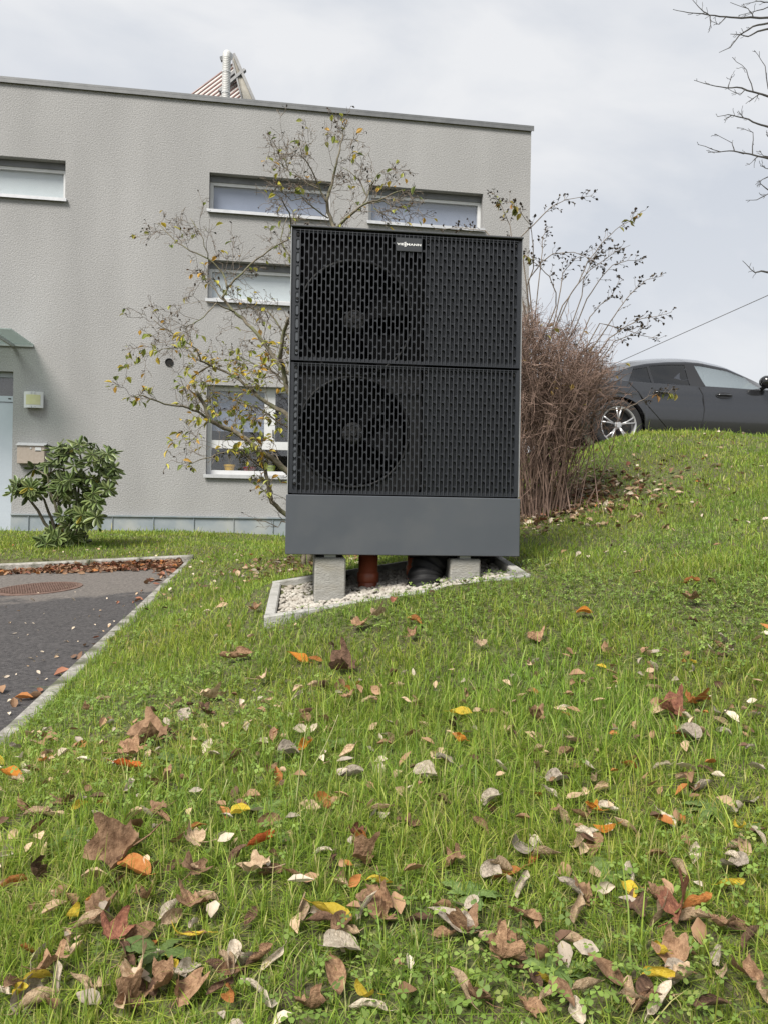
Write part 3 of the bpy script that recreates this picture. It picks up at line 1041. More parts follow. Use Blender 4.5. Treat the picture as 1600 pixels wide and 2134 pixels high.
# logo plate
m_ = MB(); m_.bbox(LOGO_X[0], LOGO_X[1], -.005, .004, LOGO_Z[0], LOGO_Z[1], .001)
plate = m_.build('logo_plate', mat('logo_plate_plastic', (.026, .029, .034), rough=.5), hp)
def text_mesh(body, size, sx=1.0):
    cu = bpy.data.curves.new('lettering', 'FONT')
    cu.body = body; cu.size = size; cu.extrude = .0006; cu.offset = size * .022
    cu.space_character = 1.08
    o = bpy.data.objects.new('lettering_tmp', cu); C.objects.link(o)
    bpy.context.view_layer.update()
    me = bpy.data.meshes.new_from_object(o.evaluated_get(bpy.context.evaluated_depsgraph_get()))
    bpy.data.objects.remove(o)
    xs = [v.co.x for v in me.vertices]
    x0 = min(xs)
    for v in me.vertices:
        x, y, z = v.co
        v.co = ((x - x0) * sx, -z, y)
    w = (max(xs) - x0) * sx
    me.materials.clear(); me.materials.append(M['logo'])
    return me, w
ltr_h = .0105
me1, w1 = text_mesh('VIE', ltr_h / .72, 1.62)
me2, w2_ = text_mesh('MANN', ltr_h / .72, 1.62)
meS, wS = text_mesh('S', ltr_h / .72 * 1.05, 1.6)
tot = w1 + w2_ + wS + .003
x = (LOGO_X[0] + LOGO_X[1]) / 2 - tot / 2 - .001
zb = (LOGO_Z[0] + LOGO_Z[1]) / 2 - ltr_h / 2 + .001
yl = -.0055
o = link('lettering', me1, plate); o.location = (x, yl, zb); x += w1 + .0012
for dz in (-.0056, .0056):
    o = link('lettering', meS, plate); o.location = (x, yl, zb + dz - .0003)
x += wS + .0016
o = link('lettering', me2, plate); o.location = (x, yl, zb)

# shroud, fans, coil
FAN = ((.318, 1.172, .278), (.318, .606, .268))     # x, z, radius (local)
def shroud():
    y = .045
    X0, X1 = .012, .655
    for (fx, fz, R), (za, zb), m in zip(FAN, ((.898, HH - .012), (SK + .005, .884)), (M['inner'], M['shroud'])):  # upper plate takes a darker material, its shadow put into the colour
        mb = MB()
        n = 64
        inner, outer = [], []
        for k in range(n):
            a = 2 * math.pi * k / n
            ca, sa = math.cos(a), math.sin(a)
            inner.append((fx + R * ca, fz + R * sa))
            # hit the rectangle
            tx = ((X1 - fx) / ca) if ca > 1e-9 else ((X0 - fx) / ca if ca < -1e-9 else 1e9)
            tz = ((zb - fz) / sa) if sa > 1e-9 else ((za - fz) / sa if sa < -1e-9 else 1e9)
            t = max(min(tx, tz), R + .002)
            outer.append((fx + t * ca, fz + t * sa))
        vs = [(p[0], y, p[1]) for p in outer] + [(p[0], y, p[1]) for p in inner] + [(p[0], y + .05, p[1]) for p in inner]
        fs = []
        for i in range(n):
            j = (i + 1) % n
            fs += [(i, j, n + j, n + i), (n + i, n + j, 2 * n + j, 2 * n + i)]
        mb.add(vs, fs)
        mb.build('fan_shroud', m, hp, recalc=False)
shroud()
m_ = MB(); m_.box(.012, .655, .040, .0445, .884, .898); m_.build('shroud_gap', M['black'], hp)
m_ = MB(); m_.box(.48, .65, .030, .043, .80, .915); m_.build('inner_bracket', M['shroud'], hp)
m_ = MB(); m_.box(.01, .66, .30, .32, SK, HH - .02); coil = m_.build('coil', M['coil'], hp)
m_ = MB(); m_.box(.656, .66, .03, .299, SK, HH - .02); m_.build('divider_wall', M['inner'], hp)
fin_me = MB().box(.012, .654, .288, .2995, 0, .0012).mesh('coil_row'); fin_me.materials.append(M['inner'])
for k in range(46):
    o = link('coil_row', fin_me, coil); o.location = (0, 0, SK + .02 + k * .0273)
for fx, fz, R in FAN:
    m_ = MB(); m_.lathe([(R + .012, .043), (R + .012, .036), (R + .002, .034), (R - .003, .040), (R - .003, .06)], 64, 'Y', (fx, 0, fz)); m_.build('fan_ring', M['shroud'], hp, smooth=True)
    hub = MB(); hub.lathe([(.055, .16), (.055, .10), (.045, .088), (.02, .084), (.018, .078), (0, .078)], 24, 'Y', (fx, 0, fz))
    hb = hub.build('fan_hub', M['hub'], hp)
    for k in range(6):
        a = k * math.pi / 3 + .3
        b_ = MB(); b_.lathe([(.006, .088), (.006, .080), (0, .080)], 8, 'Y', (fx + .035 * math.cos(a), 0, fz + .035 * math.sin(a))); b_.build('hub_bolt', M['hub'], hb)
    for k in range(5):
        a0 = k * 2 * math.pi / 5 + (.4 if fz > 1 else .9)
        b_ = MB(); vs, fs = [], []
        for i in range(7):
            r = .05 + (R - .062) * i / 6
            wd = .30 + .35 * (i / 6)
            for j in range(5):
                f = j / 4 - .5
                a = a0 + f * wd * 1.6 + .28 * (i / 6)
                vs.append((fx + r * math.cos(a), .13 + f * .06, fz + r * math.sin(a)))
        for i in range(6):
            for j in range(4):
                q = i * 5 + j
                fs.append((q, q + 1, q + 6, q + 5))
        b_.add(vs, fs); b_.build('fan_blade', M['inner'], hp, smooth=True, recalc=False)
    for k in range(3):
        a = k * 2 * math.pi / 3 + .5
        b_ = MB(); b_.tube([(fx + .05 * math.cos(a), .18, fz + .05 * math.sin(a)), (fx + (R + .01) * math.cos(a), .18, fz + (R + .01) * math.sin(a))], .012, 6); b_.build('motor_bracket', M['inner'], hp)

def hpw(x, y, z=0.0):
    return Matrix.Rotation(HANG, 4, 'Z') @ Vector((x, y, z)) + HP0

# ------------------------------------------------------------------ gravel bed
def bedz(x, y):
    a, b, c, d = (np.array(BED[k]) for k in ('FL', 'FR', 'BL', 'BR'))
    A = np.array([(1, p[0], p[1]) for p in (a, b, c, d)])
    co = np.linalg.lstsq(A, np.array([p[2] for p in (a, b, c, d)]), rcond=None)[0]
    return co[0] + co[1] * x + co[2] * y
bedroot = empty('gravel_bed', (0, 0, 0))
tag(bedroot, kind='structure')
q = [np.array(BED[k][:2]) for k in ('FL', 'FR', 'BR', 'BL')]
cen = sum(q) / 4
m_ = MB()
m_.add([(p[0], p[1], bedz(*p) - .028) for p in q], [(0, 1, 2, 3)])
m_.build('gravel_base', mat('gravel_dust', (.16, .15, .13), (.26, .245, .22), 60, rough=.95, bump=.6, bscale=120), bedroot)
M['edging'] = mat('pale_edging_concrete', (.30, .297, .28), (.38, .373, .355), 18, rough=.9, bump=.4, bscale=120, c3=(.22, .215, .19), s3=8)
edge_names = []
for i in range(4):
    p, r = q[i], q[(i + 1) % 4]
    e = (r - p) / np.linalg.norm(r - p)
    nr = np.array((-e[1], e[0]))     # inward
    L = np.linalg.norm(r - p)
    t = 0.0
    ov = (.05 if i % 2 else 0)
    a, b = p + e * (ov + .001), r - e * (ov + .001)
    if i in (0, 2): a, b = p, r
    nseg = 2 if i in (0, 2) else 1
    for s_ in range(nseg):
        aa = a + (b - a) * (s_ / nseg) + e * (.0015 if s_ else 0)
        bb = a + (b - a) * ((s_ + 1) / nseg)
        vs = []
        for c_ in (aa, bb):
            zt = float(bedz(*c_)) + .034
            for o_, z in ((0, zt - .2), (0, zt - .006), (.006, zt), (.044, zt), (.05, zt - .006), (.05, zt - .2)):
                w_ = c_ + nr * o_
                vs.append((w_[0], w_[1], z))
        fs = [tuple(range(5, -1, -1)), tuple(range(6, 12))] + [(k, (k + 1) % 6, 6 + (k + 1) % 6, 6 + k) for k in range(6)]
        m_ = MB(); m_.add(vs, fs); m_.build('edging_stone', M['edging'], bedroot)

# concrete blocks
blocks = []
for (u, lab) in ((.212, 'tall concrete block under the left end of the heat pump'), (.885, 'low concrete block under the right end of the heat pump')):
    bw = hpw(u, .015)
    top = HP0.z - .016
    zb = float(bedz(bw.x, bw.y)) - .12
    o = MB()
    o.bbox(-.076, .076, 0, .52, 0, top - zb, .007)
    ob = o.build('concrete_block', M['blockc'] if 'blockc' in M else M.setdefault('blockc', mat('block_concrete', (.235, .23, .212), (.32, .315, .295), 11, rough=.9, bump=.5, bscale=70, c3=(.25, .235, .20), s3=5, stretch=(1, 1, 2.5))))
    ob.location = (bw.x, bw.y, zb); ob.rotation_euler = (0, 0, HANG)
    tag(ob, lab, 'concrete block')
    blocks.append((u, .076))
    for s_ in (-.03, .05):
        f_ = MB(); f_.box(u - .028, u + .028, .03 + (s_ + .03) * 5, .10 + (s_ + .03) * 5, -.0155, .0095); f_.build('mounting_foot', M['edge'], hp)

# pipes under the unit
M['kg'] = mat('red_brown_sewer_pipe', (.19, .045, .020), (.23, .06, .028), 14, rough=.4)
M['foil'] = mat('black_insulation_foil', (.010, .010, .011), (.018, .018, .019), 8, rough=.6, spec=.2, bump=.5, bscale=14)
for (px, d, r, lab) in ((767, 3.98, .05, 'red brown drain pipe rising between the blocks'), (868, 4.0, .05, 'red brown drain pipe partly behind the black insulated hose')):
    a_, _ = unroll(px, 1190)
    x, y = a_ * d, d
    zb = float(bedz(x, y)) - .08
    e_ = empty('drain_pipe', (x, y, zb))
    tag(e_, lab, 'pipe')
    hgt = HP0.z + .02 - zb
    m_ = MB(); m_.lathe([(r, 0), (r, hgt - .0), (r - .004, hgt), (r - .004, 0)], 28, 'Z'); m_.build('pipe_shell', M['kg'], e_, smooth=True)
    m_ = MB(); m_.lathe([(r + .001, .10), (r + .006, .105), (r + .006, .15), (r + .001, .155)], 28, 'Z'); m_.build('socket_collar', M['kg'], e_, smooth=True)
a_, _ = unroll(900, 1190)
hx, hy = a_ * 3.93, 3.93
hz = float(bedz(hx, hy))
he = empty('insulated_hose', (hx, hy, hz))
tag(he, 'thick black foil wrapped hose bending under the heat pump', 'hose')
pts, rad = [], []
for k in range(40):
    f = k / 39
    x = -.035 - .01 * f + (.085 * smooth01(np.array([(f - .3) / .7]))[0])
    y = -.05 + .10 * f
    z = -.06 + .26 * f
    pts.append((x, y, z)); rad.append(.072 + .006 * math.sin(k * 1.1) + .004 * math.sin(k * 2.7) + .018 * (1 - f))
m_ = MB(); m_.tube(pts, rad, 18); m_.build('foil_wrap', M['foil'], he, smooth=True)
pts = [(-.03 + .18 * f, .03 + .05 * f, .02 + .16 * f) for f in np.linspace(0, 1, 24)]
rad = [.058 + .005 * math.sin(k * 1.3) for k in range(24)]
m_ = MB(); m_.tube(pts, rad, 16); m_.build('second_hose', M['foil'], he, smooth=True)
for f in (10, 22):
    m_ = MB(); m_.tube([Vector(pts[0]) * 0 + Vector((-.035, -.02 + f * .002, -.02 + f * .006)), Vector((-.035, -.018 + f * .002, -.008 + f * .006))], .083, 18); m_.build('tape_band', M['foil'], he, smooth=True)

# pebbles
M['pebble'] = mat('white_pebble', (.34, .315, .275), (.46, .435, .39), 7, rough=.8, bump=.1, bscale=60, c3=(.28, .25, .21), s3=11, coords='Object')
_pn = M['pebble'].node_tree
_oi = _pn.nodes.new('ShaderNodeObjectInfo')
def pebble_mesh(k):
    bm = bmesh.new()
    bmesh.ops.create_icosphere(bm, subdivisions=2, radius=1.0)
    a = [random.uniform(0, 6.28) for _ in range(6)]
    sx, sy, sz = 1.0, random.uniform(.6, .9), random.uniform(.45, .68)
    for v in bm.verts:
        p = v.co
        d = 1 + .13 * math.sin(2.1 * p.x + a[0]) * math.sin(1.9 * p.y + a[1]) + .08 * math.sin(3.3 * p.z + a[2] + p.x * 2)
        v.co = Vector((p.x * sx, p.y * sy, p.z * sz)) * d
    me = bpy.data.meshes.new('pebble')
    bm.to_mesh(me); bm.free()
    me.polygons.foreach_set('use_smooth', [True] * len(me.polygons))
    me.materials.append(M['pebble'])
    return me
PEB = [pebble_mesh(k) for k in range(10)]
def bed_point():
    while True:
        u, v = random.random(), random.random()
        p = (q[0] * (1 - u) + q[1] * u) * (1 - v) + (q[3] * (1 - u) + q[2] * u) * v
        if in_bed(np.array([p[0]]), np.array([p[1]]), -.058)[0]:
            loc = Matrix.Rotation(-HANG, 4, 'Z') @ (Vector((p[0], p[1], 0)) - Vector((HP0.x, HP0.y, 0)))
            if any(abs(loc.x - u_) < w_ + .004 and .01 < loc.y < .54 for u_, w_ in blocks):
                continue
            return p
plist = []
for k in range(3000):
    p = bed_point()
    r = random.uniform(.010, .019) * (1.25 if random.random() < .12 else 1)
    plist.append((p[0], p[1], float(bedz(p[0], p[1])) - .018 + random.uniform(0, .022), r, random.uniform(0, 6.28), random.uniform(-.5, .5), random.uniform(-.5, .5)))
# the ones that show largest: in the open in front of the unit
def showkey(t):
    loc = Matrix.Rotation(-HANG, 4, 'Z') @ (Vector((t[0], t[1], 0)) - Vector((HP0.x, HP0.y, 0)))
    return (loc.y if loc.x > -.02 and loc.x < HW else loc.y * .55) - t[3] * 14 - (t[2] - bedz(t[0], t[1])) * 12
plist.sort(key=showkey)
for t in plist[:300]:
    o = link('pebble', random.choice(PEB), bedroot)
    o.location = t[:3]; o.scale = (t[3],) * 3; o.rotation_euler = (t[5], t[6], t[4])
vb, lb = [], []
base_i = 0
for t in plist[300:]:
    me = random.choice(PEB)
    n = len(me.vertices)
    co = np.empty(n * 3, np.float32); me.vertices.foreach_get('co', co); co = co.reshape(-1, 3)
    R = np.array((Matrix.Rotation(t[4], 3, 'Z') @ Matrix.Rotation(t[6], 3, 'Y') @ Matrix.Rotation(t[5], 3, 'X')))
    vb.append(co @ R.T * t[3] + np.array(t[:3]))
    li = np.empty(len(me.loops), np.int32); me.loops.foreach_get('vertex_index', li)
    lb.append(li + base_i); base_i += n
lb = np.concatenate(lb)
me = mesh_np('pebbles', np.concatenate(vb), lb, np.arange(len(lb) // 3) * 3, np.full(len(lb) // 3, 3), [M['pebble']], smooth=True)
tag(link('gravel', me, bedroot), kind='stuff')

# manhole cover in the driveway
mp = None
a_, b_ = unroll(80, 1227)
dd = -DRIVE[0] / (b_ + DRIVE[1] + DRIVE[2] * a_)
mx_, my_ = a_ * dd, dd
man = empty('manhole_cover', (mx_, my_, drive_z(mx_, my_)))
man.rotation_euler = (math.atan(DRIVE[1]), -math.atan(DRIVE[2]), 0)
tag(man, 'round rusty brown manhole cover in the driveway', 'manhole cover')
M['rust'] = mat('rusty_cast_iron', (.10, .06, .045), (.16, .10, .08), 20, rough=.8, bump=.3, bscale=80)
m_ = MB(); m_.lathe([(.35, -.02), (.35, .006), (.315, .008), (.312, -.01)], 48, 'Z'); m_.build('frame', M['rust'], man)
m_ = MB(); m_.lathe([(.308, -.02), (.308, .005), (.0, .006)], 48, 'Z'); lid = m_.build('lid', M['rust'], man)
m_ = MB()
for i in range(-13, 14):
    for j in range(-13, 14):
        x, y = i * .021 + (j % 2) * .0105, j * .021
        if x * x + y * y < .085:
            m_.box(x - .0065, x + .0065, y - .0065, y + .0065, .004, .0105)
o = m_.build('stud_pattern', M['rust'], lid); tag(o, kind='stuff')

# ------------------------------------------------------------------ parked car on the hill road
def make_car():
    axle = P(1288, 890, 10.25)
    gz = 0.865
    off = Matrix.Rotation(math.radians(9), 4, 'Z') @ Vector((0, .9, 0))
    car = empty('parked_car', (axle.x + off.x, axle.y + off.y, gz), math.radians(9))
    tag(car, 'dark grey sedan parked on the hill beyond the lawn', 'car')
    paint = mat('dark_grey_metallic_paint', (.040, .042, .047), (.046, .048, .053), 40, rough=.24, metal=.6, coat=1.0)
    blk = mat('black_car_trim', (.012, .012, .013), rough=.3, coat=.4)
    gloss = mat('gloss_black', (.01, .01, .011), rough=.12, coat=.5)
    tint = mat_glass('tinted_car_glass', (.12, .12, .14), .09)
    clear = mat_glass('clear_car_glass', (.72, .76, .76), .07)
    tyre_m = mat('tyre_rubber', (.015, .015, .016), (.022, .022, .023), 40, rough=.85)
    rim_m = mat('polished_rim', (.5, .5, .51), rough=.3, metal=.6)
    dark = mat('rim_recess', (.02, .02, .022), rough=.6)
    XR, XF = -1.10, 3.85
    ip = lambda xs, zs: (lambda x: float(np.interp(x, xs, zs)))
    ztop = ip([-1.1, -.95, -.5, -.25, -.05, .15, .5, .8, 1.1, 1.4, 1.8, 2.2, 2.55, 3.0, 3.5, 3.75, 3.85], [.88, 1.02, 1.08, 1.13, 1.21, 1.275, 1.37, 1.41, 1.43, 1.425, 1.355, 1.19, 1.0, .94, .83, .72, .60])
    zbelt = ip([-1.1, -.9, -.4, 0.1, .6, 1.2, 2.0, 2.5, 3.0, 3.5, 3.75, 3.85], [.86, .96, .965, .945, .925, .912, .905, .915, .87, .78, .68, .57])
    zrail = ip([-.5, -.1, .14, .3, .5, .8, 1.1, 1.3, 1.7, 2.04, 2.3, 2.55], [.985, 1.05, 1.135, 1.19, 1.235, 1.27, 1.285, 1.28, 1.22, 1.10, 1.0, .94])
    def plan(x):
        u = (x - (XR + XF) / 2) / ((XF - XR) / 2)
        return (1 - abs(u) ** 5 * .30)
    def zlow(x):
        z = .20 if -.9 < x < 3.6 else .26
        for ax in (0.0, 2.97):
            d = abs(x - ax)
            if d < .385:
                z = max(z, .345 + math.sqrt(.385 ** 2 - d * d))
        return z
    def hw(x, z):
        zb = zbelt(x)
        t = (z - .25) / max(zb - .25, .2)
        bulge = .93 - .035 * (t - .45) ** 2 * 4 - .03 * max(0, t - .7) / .3
        if .60 < t < .78: bulge -= .02 * math.sin((t - .60) / .18 * math.pi)
        return bulge * plan(x)
    xs = sorted(set(np.round(np.concatenate([np.linspace(XR, XF, 60), np.linspace(-.39, .39, 25), np.linspace(2.58, 3.36, 25)]), 4)))
    NR = 12
    mb = MB(); vs, fs = [], []
    for x in xs:
        zl, zb = zlow(x), zbelt(x)
        for sgn in (-1, 1):
            for r in range(NR + 1):
                z = zl + (zb - zl) * r / NR
                vs.append((x, sgn * hw(x, z), z))
    st = 2 * (NR + 1)
    for i in range(len(xs) - 1):
        for sgn in (0, 1):
            for r in range(NR):
                a = i * st + sgn * (NR + 1) + r
                fs.append((a, a + st, a + st + 1, a + 1))
    n0 = len(vs)
    # decks (boot lid, bonnet) across the car
    def deck(x0, x1):
        xx = [x for x in xs if x0 - 1e-6 <= x <= x1 + 1e-6]
        k0 = len(vs)
        NA = 8
        for x in xx:
            zb, zt = zbelt(x), min(ztop(x), zbelt(x) + .12)
            w = hw(x, zb)
            for a in range(NA + 1):
                f = a / NA * 2 - 1
                vs.append((x, f * w, zb + (zt - zb) * (1 - f * f) ** .6))
        for i in range(len(xx) - 1):
            for a in range(NA):
                q = k0 + i * (NA + 1) + a
                fs.append((q, q + 1, q + NA + 2, q + NA + 1))
    deck(XR, -.35); deck(2.35, XF)
    for x in (XR, XF):      # ends
        k0 = len(vs)
        zl, zb, zt = zlow(x), zbelt(x), ztop(x)
        w = hw(x, zb)
        vs += [(x, -w, zl), (x, w, zl), (x, w, zb), (x, -w, zb)]
        fs.append((k0, k0 + 1, k0 + 2, k0 + 3))
    k0 = len(vs)
    vs += [(XR + .1, -.8, .21), (XF - .2, -.8, .21), (XF - .2, .8, .21), (XR + .1, .8, .21)]
    fs.append((k0, k0 + 1, k0 + 2, k0 + 3))
    mb.add(vs, fs)
    body = mb.build('body', paint, car, smooth=True, recalc=True)
    # wheel wells
    for ax in (0.0, 2.97):
        m_ = MB(); m_.lathe([(.40, -.80), (.40, .80)], 28, 'Y', (ax, 0, .345)); 
        m_.f = [f for f in m_.f if min(m_.v[i][2] for i in f) > .22]
        m_.build('wheel_well', dark, car, recalc=False)
    yb = lambda x: hw(x, zbelt(x)) - .012
    yr = lambda x: .665 * plan(x)
    def side(x, s, sgn, off=0.0):
        return (x, sgn * (yb(x) + (yr(x) - yb(x)) * (s ** .85) + off), zbelt(x) + (zrail(x) - zbelt(x)) * s)
    # roof with rails
    mb = MB(); vs, fs = [], []
    xx = np.linspace(-.45, 2.5, 44)
    NA = 12
    for x in xx:
        zr, zt = zrail(x), ztop(x)
        for a in range(NA + 1):
            f = a / NA * 2 - 1
            vs.append((x, f * yr(x), zr + max(zt - zr, .002) * (1 - abs(f) ** 2.4)))
    roof_f, front_f, rear_f = [], [], []
    for i in range(len(xx) - 1):
        xm = (xx[i] + xx[i + 1]) / 2
        for a in range(NA):
            q = i * (NA + 1) + a
            f = (q, q + 1, q + NA + 2, q + NA + 1)
            mid = 0 < a < NA - 1
            if mid and xm < .42: rear_f.append(f)
            elif mid and xm > 1.62: front_f.append(f)
            else: roof_f.append(f)
    for nm, ff, mm in (('roof', roof_f, paint), ('rear_window', rear_f, tint), ('windscreen', front_f, clear)):
        m_ = MB(); used = sorted({i for f in ff for i in f}); mp_ = {v: k for k, v in enumerate(used)}
        m_.add([vs[i] for i in used], [tuple(mp_[i] for i in f) for f in ff]); m_.build(nm, mm, car, smooth=True)
    for sgn in (-1, 1):
        def patch(name, xa, xb, s0, s1, m, off, xa2=None, xb2=None, n=14):
            """strip on the greenhouse side; xa/xb at the belt, xa2/xb2 at the rail"""
            xa2 = xa if xa2 is None else xa2; xb2 = xb if xb2 is None else xb2
            m_ = MB(); v_, f_ = [], []
            for i in range(n + 1):
                for j in range(5):
                    s = s0 + (s1 - s0) * j / 4
                    x0 = xa + (xa2 - xa) * s; x1 = xb + (xb2 - xb) * s
                    v_.append(side(x0 + (x1 - x0) * i / n, s, sgn, off))
            for i in range(n):
                for j in range(4):
                    q = i * 5 + j; f_.append((q, q + 1, q + 6, q + 5))
            m_.add(v_, f_); return m_.build(name, m, car, smooth=True)
        patch('quarter_pane', .16, .50, .05, .84, tint, -.004, .34, .50)
        patch('rear_door_pane', .54, 1.06, .04, .90, tint, -.004, .54, 1.06)
        patch('front_door_pane', 1.30, 2.20, .04, .90, clear, -.004, 1.19, 1.93)
        patch('rear_pillar', -.45, .16, 0, 1, paint, 0, -.2, .33)
        patch('window_surround', .155, .505, .82, .95, gloss, .001, .335, .5)
        patch('pane_divider', .50, .54, .0, .95, gloss, .001)
        patch('middle_pillar', 1.06, 1.30, 0, .95, gloss, .001, 1.06, 1.19)
        patch('window_surround', .54, 1.06, .88, .95, gloss, .0015)
        patch('window_surround', 1.3, 2.22, .86, .95, gloss, .0015, 1.19, 1.93)
        patch('front_pillar', 2.20, 2.48, 0, 1, paint, .0005, 1.94, 2.4)
        patch('roof_rail', -.2, 2.4, .94, 1.0, paint, .002, -.1, 2.4, 40)
        patch('belt_trim', .14, 2.25, .0, .05, gloss, .003, .14, 2.25, 30)
        # doors: shut lines, handles, character line
        def line(name, pts, r, m):
            P_ = []
            for (x, z) in pts:
                P_.append((x, sgn * (hw(x, z) + .0005), z))
            m_ = MB(); m_.tube(P_, r, 5); return m_.build(name, m, car)
        line('shut_line', [(.16, .93), (.28, .80), (.42, .60), (.60, .42), (.72, .30), (.80, .245)], .007, blk)
        line('shut_line', [(1.18, .905), (1.22, .80), (1.225, .6), (1.20, .4), (1.16, .235)], .008, blk)
        line('shut_line', [(2.20, .90), (2.22, .6), (2.14, .25)], .004, blk)
        line('shut_line', [(.80, .245), (1.4, .238), (2.14, .245)], .004, blk)
        for hx in (.50, 1.42):
            m_ = MB()
            y = sgn * (hw(hx + .1, .80) + .006)
            vs2 = [(hx + .11 + .125 * math.cos(a), y + sgn * .004, .80 + .042 * math.sin(a)) for a in np.linspace(0, 2 * math.pi, 20, endpoint=False)]
            m_.add(vs2, [tuple(range(20))]); cup = m_.build('handle_recess_shade', blk, car)  # flat black oval; the shade of a recess is put into its colour
            m_ = MB()
            m_.tube([(hx + .0, y - sgn * .004, .803), (hx + .03, y + sgn * .022, .806), (hx + .11, y + sgn * .03, .808), (hx + .19, y + sgn * .022, .806), (hx + .22, y - sgn * .004, .803)], [.010, .014, .015, .014, .010], 8)
            m_.build('door_handle', paint, car, smooth=True)
        # mirror
        m_ = MB()
        bm_pts = []
        my = sgn * (yb(2.0) + .13)
        m_.lathe([(0.001, -.10), (.055, -.095), (.085, -.05), (.09, .02), (.075, .09), (.001, .11)], 14, 'X', (2.13, my, 1.0))
        m_.build('mirror', gloss, car, smooth=True)
        m_ = MB(); m_.tube([(2.13, sgn * yb(2.1), .93), (2.13, my - sgn * .02, .95)], [.03, .025], 6); m_.build('mirror_arm', blk, car)
        # wheels
        for ax in (0.0, 2.97):
            wc = (ax, sgn * .80, .345)
            wh = empty('wheel', (0, 0, 0)); wh.parent = car; wh.location = wc
            m_ = MB(); m_.lathe([(.24, -.1), (.255, -.11), (.32, -.115), (.338, -.095), (.342, -.05), (.342, .05), (.338, .095), (.32, .115), (.255, .11), (.24, .1)], 40, 'Y'); m_.build('tyre', tyre_m, wh, smooth=True)
            m_ = MB(); m_.lathe([(.252, sgn * .112), (.238, sgn * .112), (.228, sgn * .09), (.226, -sgn * .05)], 40, 'Y'); m_.build('rim', rim_m, wh, smooth=True)
            m_ = MB(); m_.lathe([(.226, sgn * .02), (.0, sgn * .02)], 30, 'Y'); m_.build('brake_disc', dark, wh)
            for k in range(5):
                for dd_ in (-.16, .16):
                    a = k * 2 * math.pi / 5 + .3
                    m_ = MB(); m_.tube([(.04 * math.cos(a), sgn * .085, .04 * math.sin(a)), (.13 * math.cos(a + dd_ * .5), sgn * .095, .13 * math.sin(a + dd_ * .5)), (.236 * math.cos(a + dd_), sgn * .104, .236 * math.sin(a + dd_))], [.016, .012, .013], 6); m_.build('spoke', rim_m, wh, smooth=True)
            m_ = MB(); m_.lathe([(.05, sgn * .06), (.05, sgn * .095), (.03, sgn * .105), (0, sgn * .105)], 18, 'Y'); m_.build('hub_cap', rim_m, wh)
    # cabin: seats, wheel, dash
    seat_m = mat('dark_seat_fabric', (.03, .03, .032), (.04, .04, .042), 30, rough=.9)
    for (sx, sy) in ((1.35, -.38), (1.35, .38), (.35, -.38), (.35, .38)):
        m_ = MB()
        m_.bbox(sx, sx + .5, sy - .25, sy + .25, .42, .60, .04)
        m_.add([(sx + .05, sy - .24, .55), (sx + .05, sy + .24, .55), (sx - .12, sy + .22, 1.08), (sx - .12, sy - .22, 1.08), (sx + .16, sy - .24, .55), (sx + .16, sy + .24, .55), (sx - .03, sy + .22, 1.08), (sx - .03, sy - .22, 1.08)],
               [(0, 1, 2, 3), (7, 6, 5, 4), (0, 4, 5, 1), (1, 5, 6, 2), (2, 6, 7, 3), (3, 7, 4, 0)])
        m_.bbox(sx - .13, sx - .04, sy - .12, sy + .12, 1.10, 1.24, .03)
        m_.build('seat', seat_m, car)
    m_ = MB(); m_.bbox(2.0, 2.4, -.72, .72, .60, .90, .05); m_.build('dashboard', seat_m, car)
    ring = [(1.92 + .05 * math.sin(a), .38 + .18 * math.cos(a), .88 + .17 * math.sin(a)) for a in np.linspace(0, 2 * math.pi, 25)]
    m_ = MB(); m_.tube(ring, .014, 6, cap=False); m_.build('steering_wheel', seat_m, car)
    m_ = MB(); m_.box(XR + .5, 2.4, -.75, .75, .36, .40); m_.build('cabin_floor', seat_m, car)
    return car
make_car()

# ------------------------------------------------------------------ woody plants
def wobble(p, q, n, amp):
    p, q = Vector(p), Vector(q)
    L = (q - p).length
    out = [p]
    for k in range(1, n):
        f = k / n
        out.append(p.lerp(q, f) + Vector((random.gauss(0, 1), random.gauss(0, 1), random.gauss(0, 1))) * amp * L)
    out.append(q)
    return out
def rnd_dir(t, spread, up=0.0):
    t = t.normalized()
    o = Vector((random.gauss(0, 1), random.gauss(0, 1), random.gauss(0, 1)))
    o = (o - t * o.dot(t)).normalized()
    d = t * math.cos(spread) + o * math.sin(spread) + Vector((0, 0, up))
    return d.normalized()
def sample_poly(pts, f):
    k = f * (len(pts) - 1)
    i = min(int(k), len(pts) - 2)
    return pts[i].lerp(pts[i + 1], k - i), (pts[i + 1] - pts[i])
TWIG_MIN = .0016
def grow(mb, pts, r0, level, tips, length, count, up=.15, spread=(.5, 1.0), nside=4, kink=.06):
    for _ in range(count):
        f = random.uniform(.12, 1.0)
        p, t = sample_poly(pts, f)
        L = length * random.uniform(.5, 1.2) * (1.15 - .5 * f)
        d = rnd_dir(t, random.uniform(*spread), up)
        q = p + d * L
        c = wobble(p, q, 4, kink)
        r = r0 * (1 - .5 * f) * random.uniform(.6, .9)
        mb.tube(c, [max(r * (1 - k / 4 * .6), TWIG_MIN) for k in range(5)], nside, cap=False)
        tips.append((q, d))
        if random.random() < .6: tips.append((c[2], d))
        if level > 0:
            grow(mb, c, r * .75, level - 1, tips, L * .55, random.randint(2, 4), up * .6, spread, 3, kink)

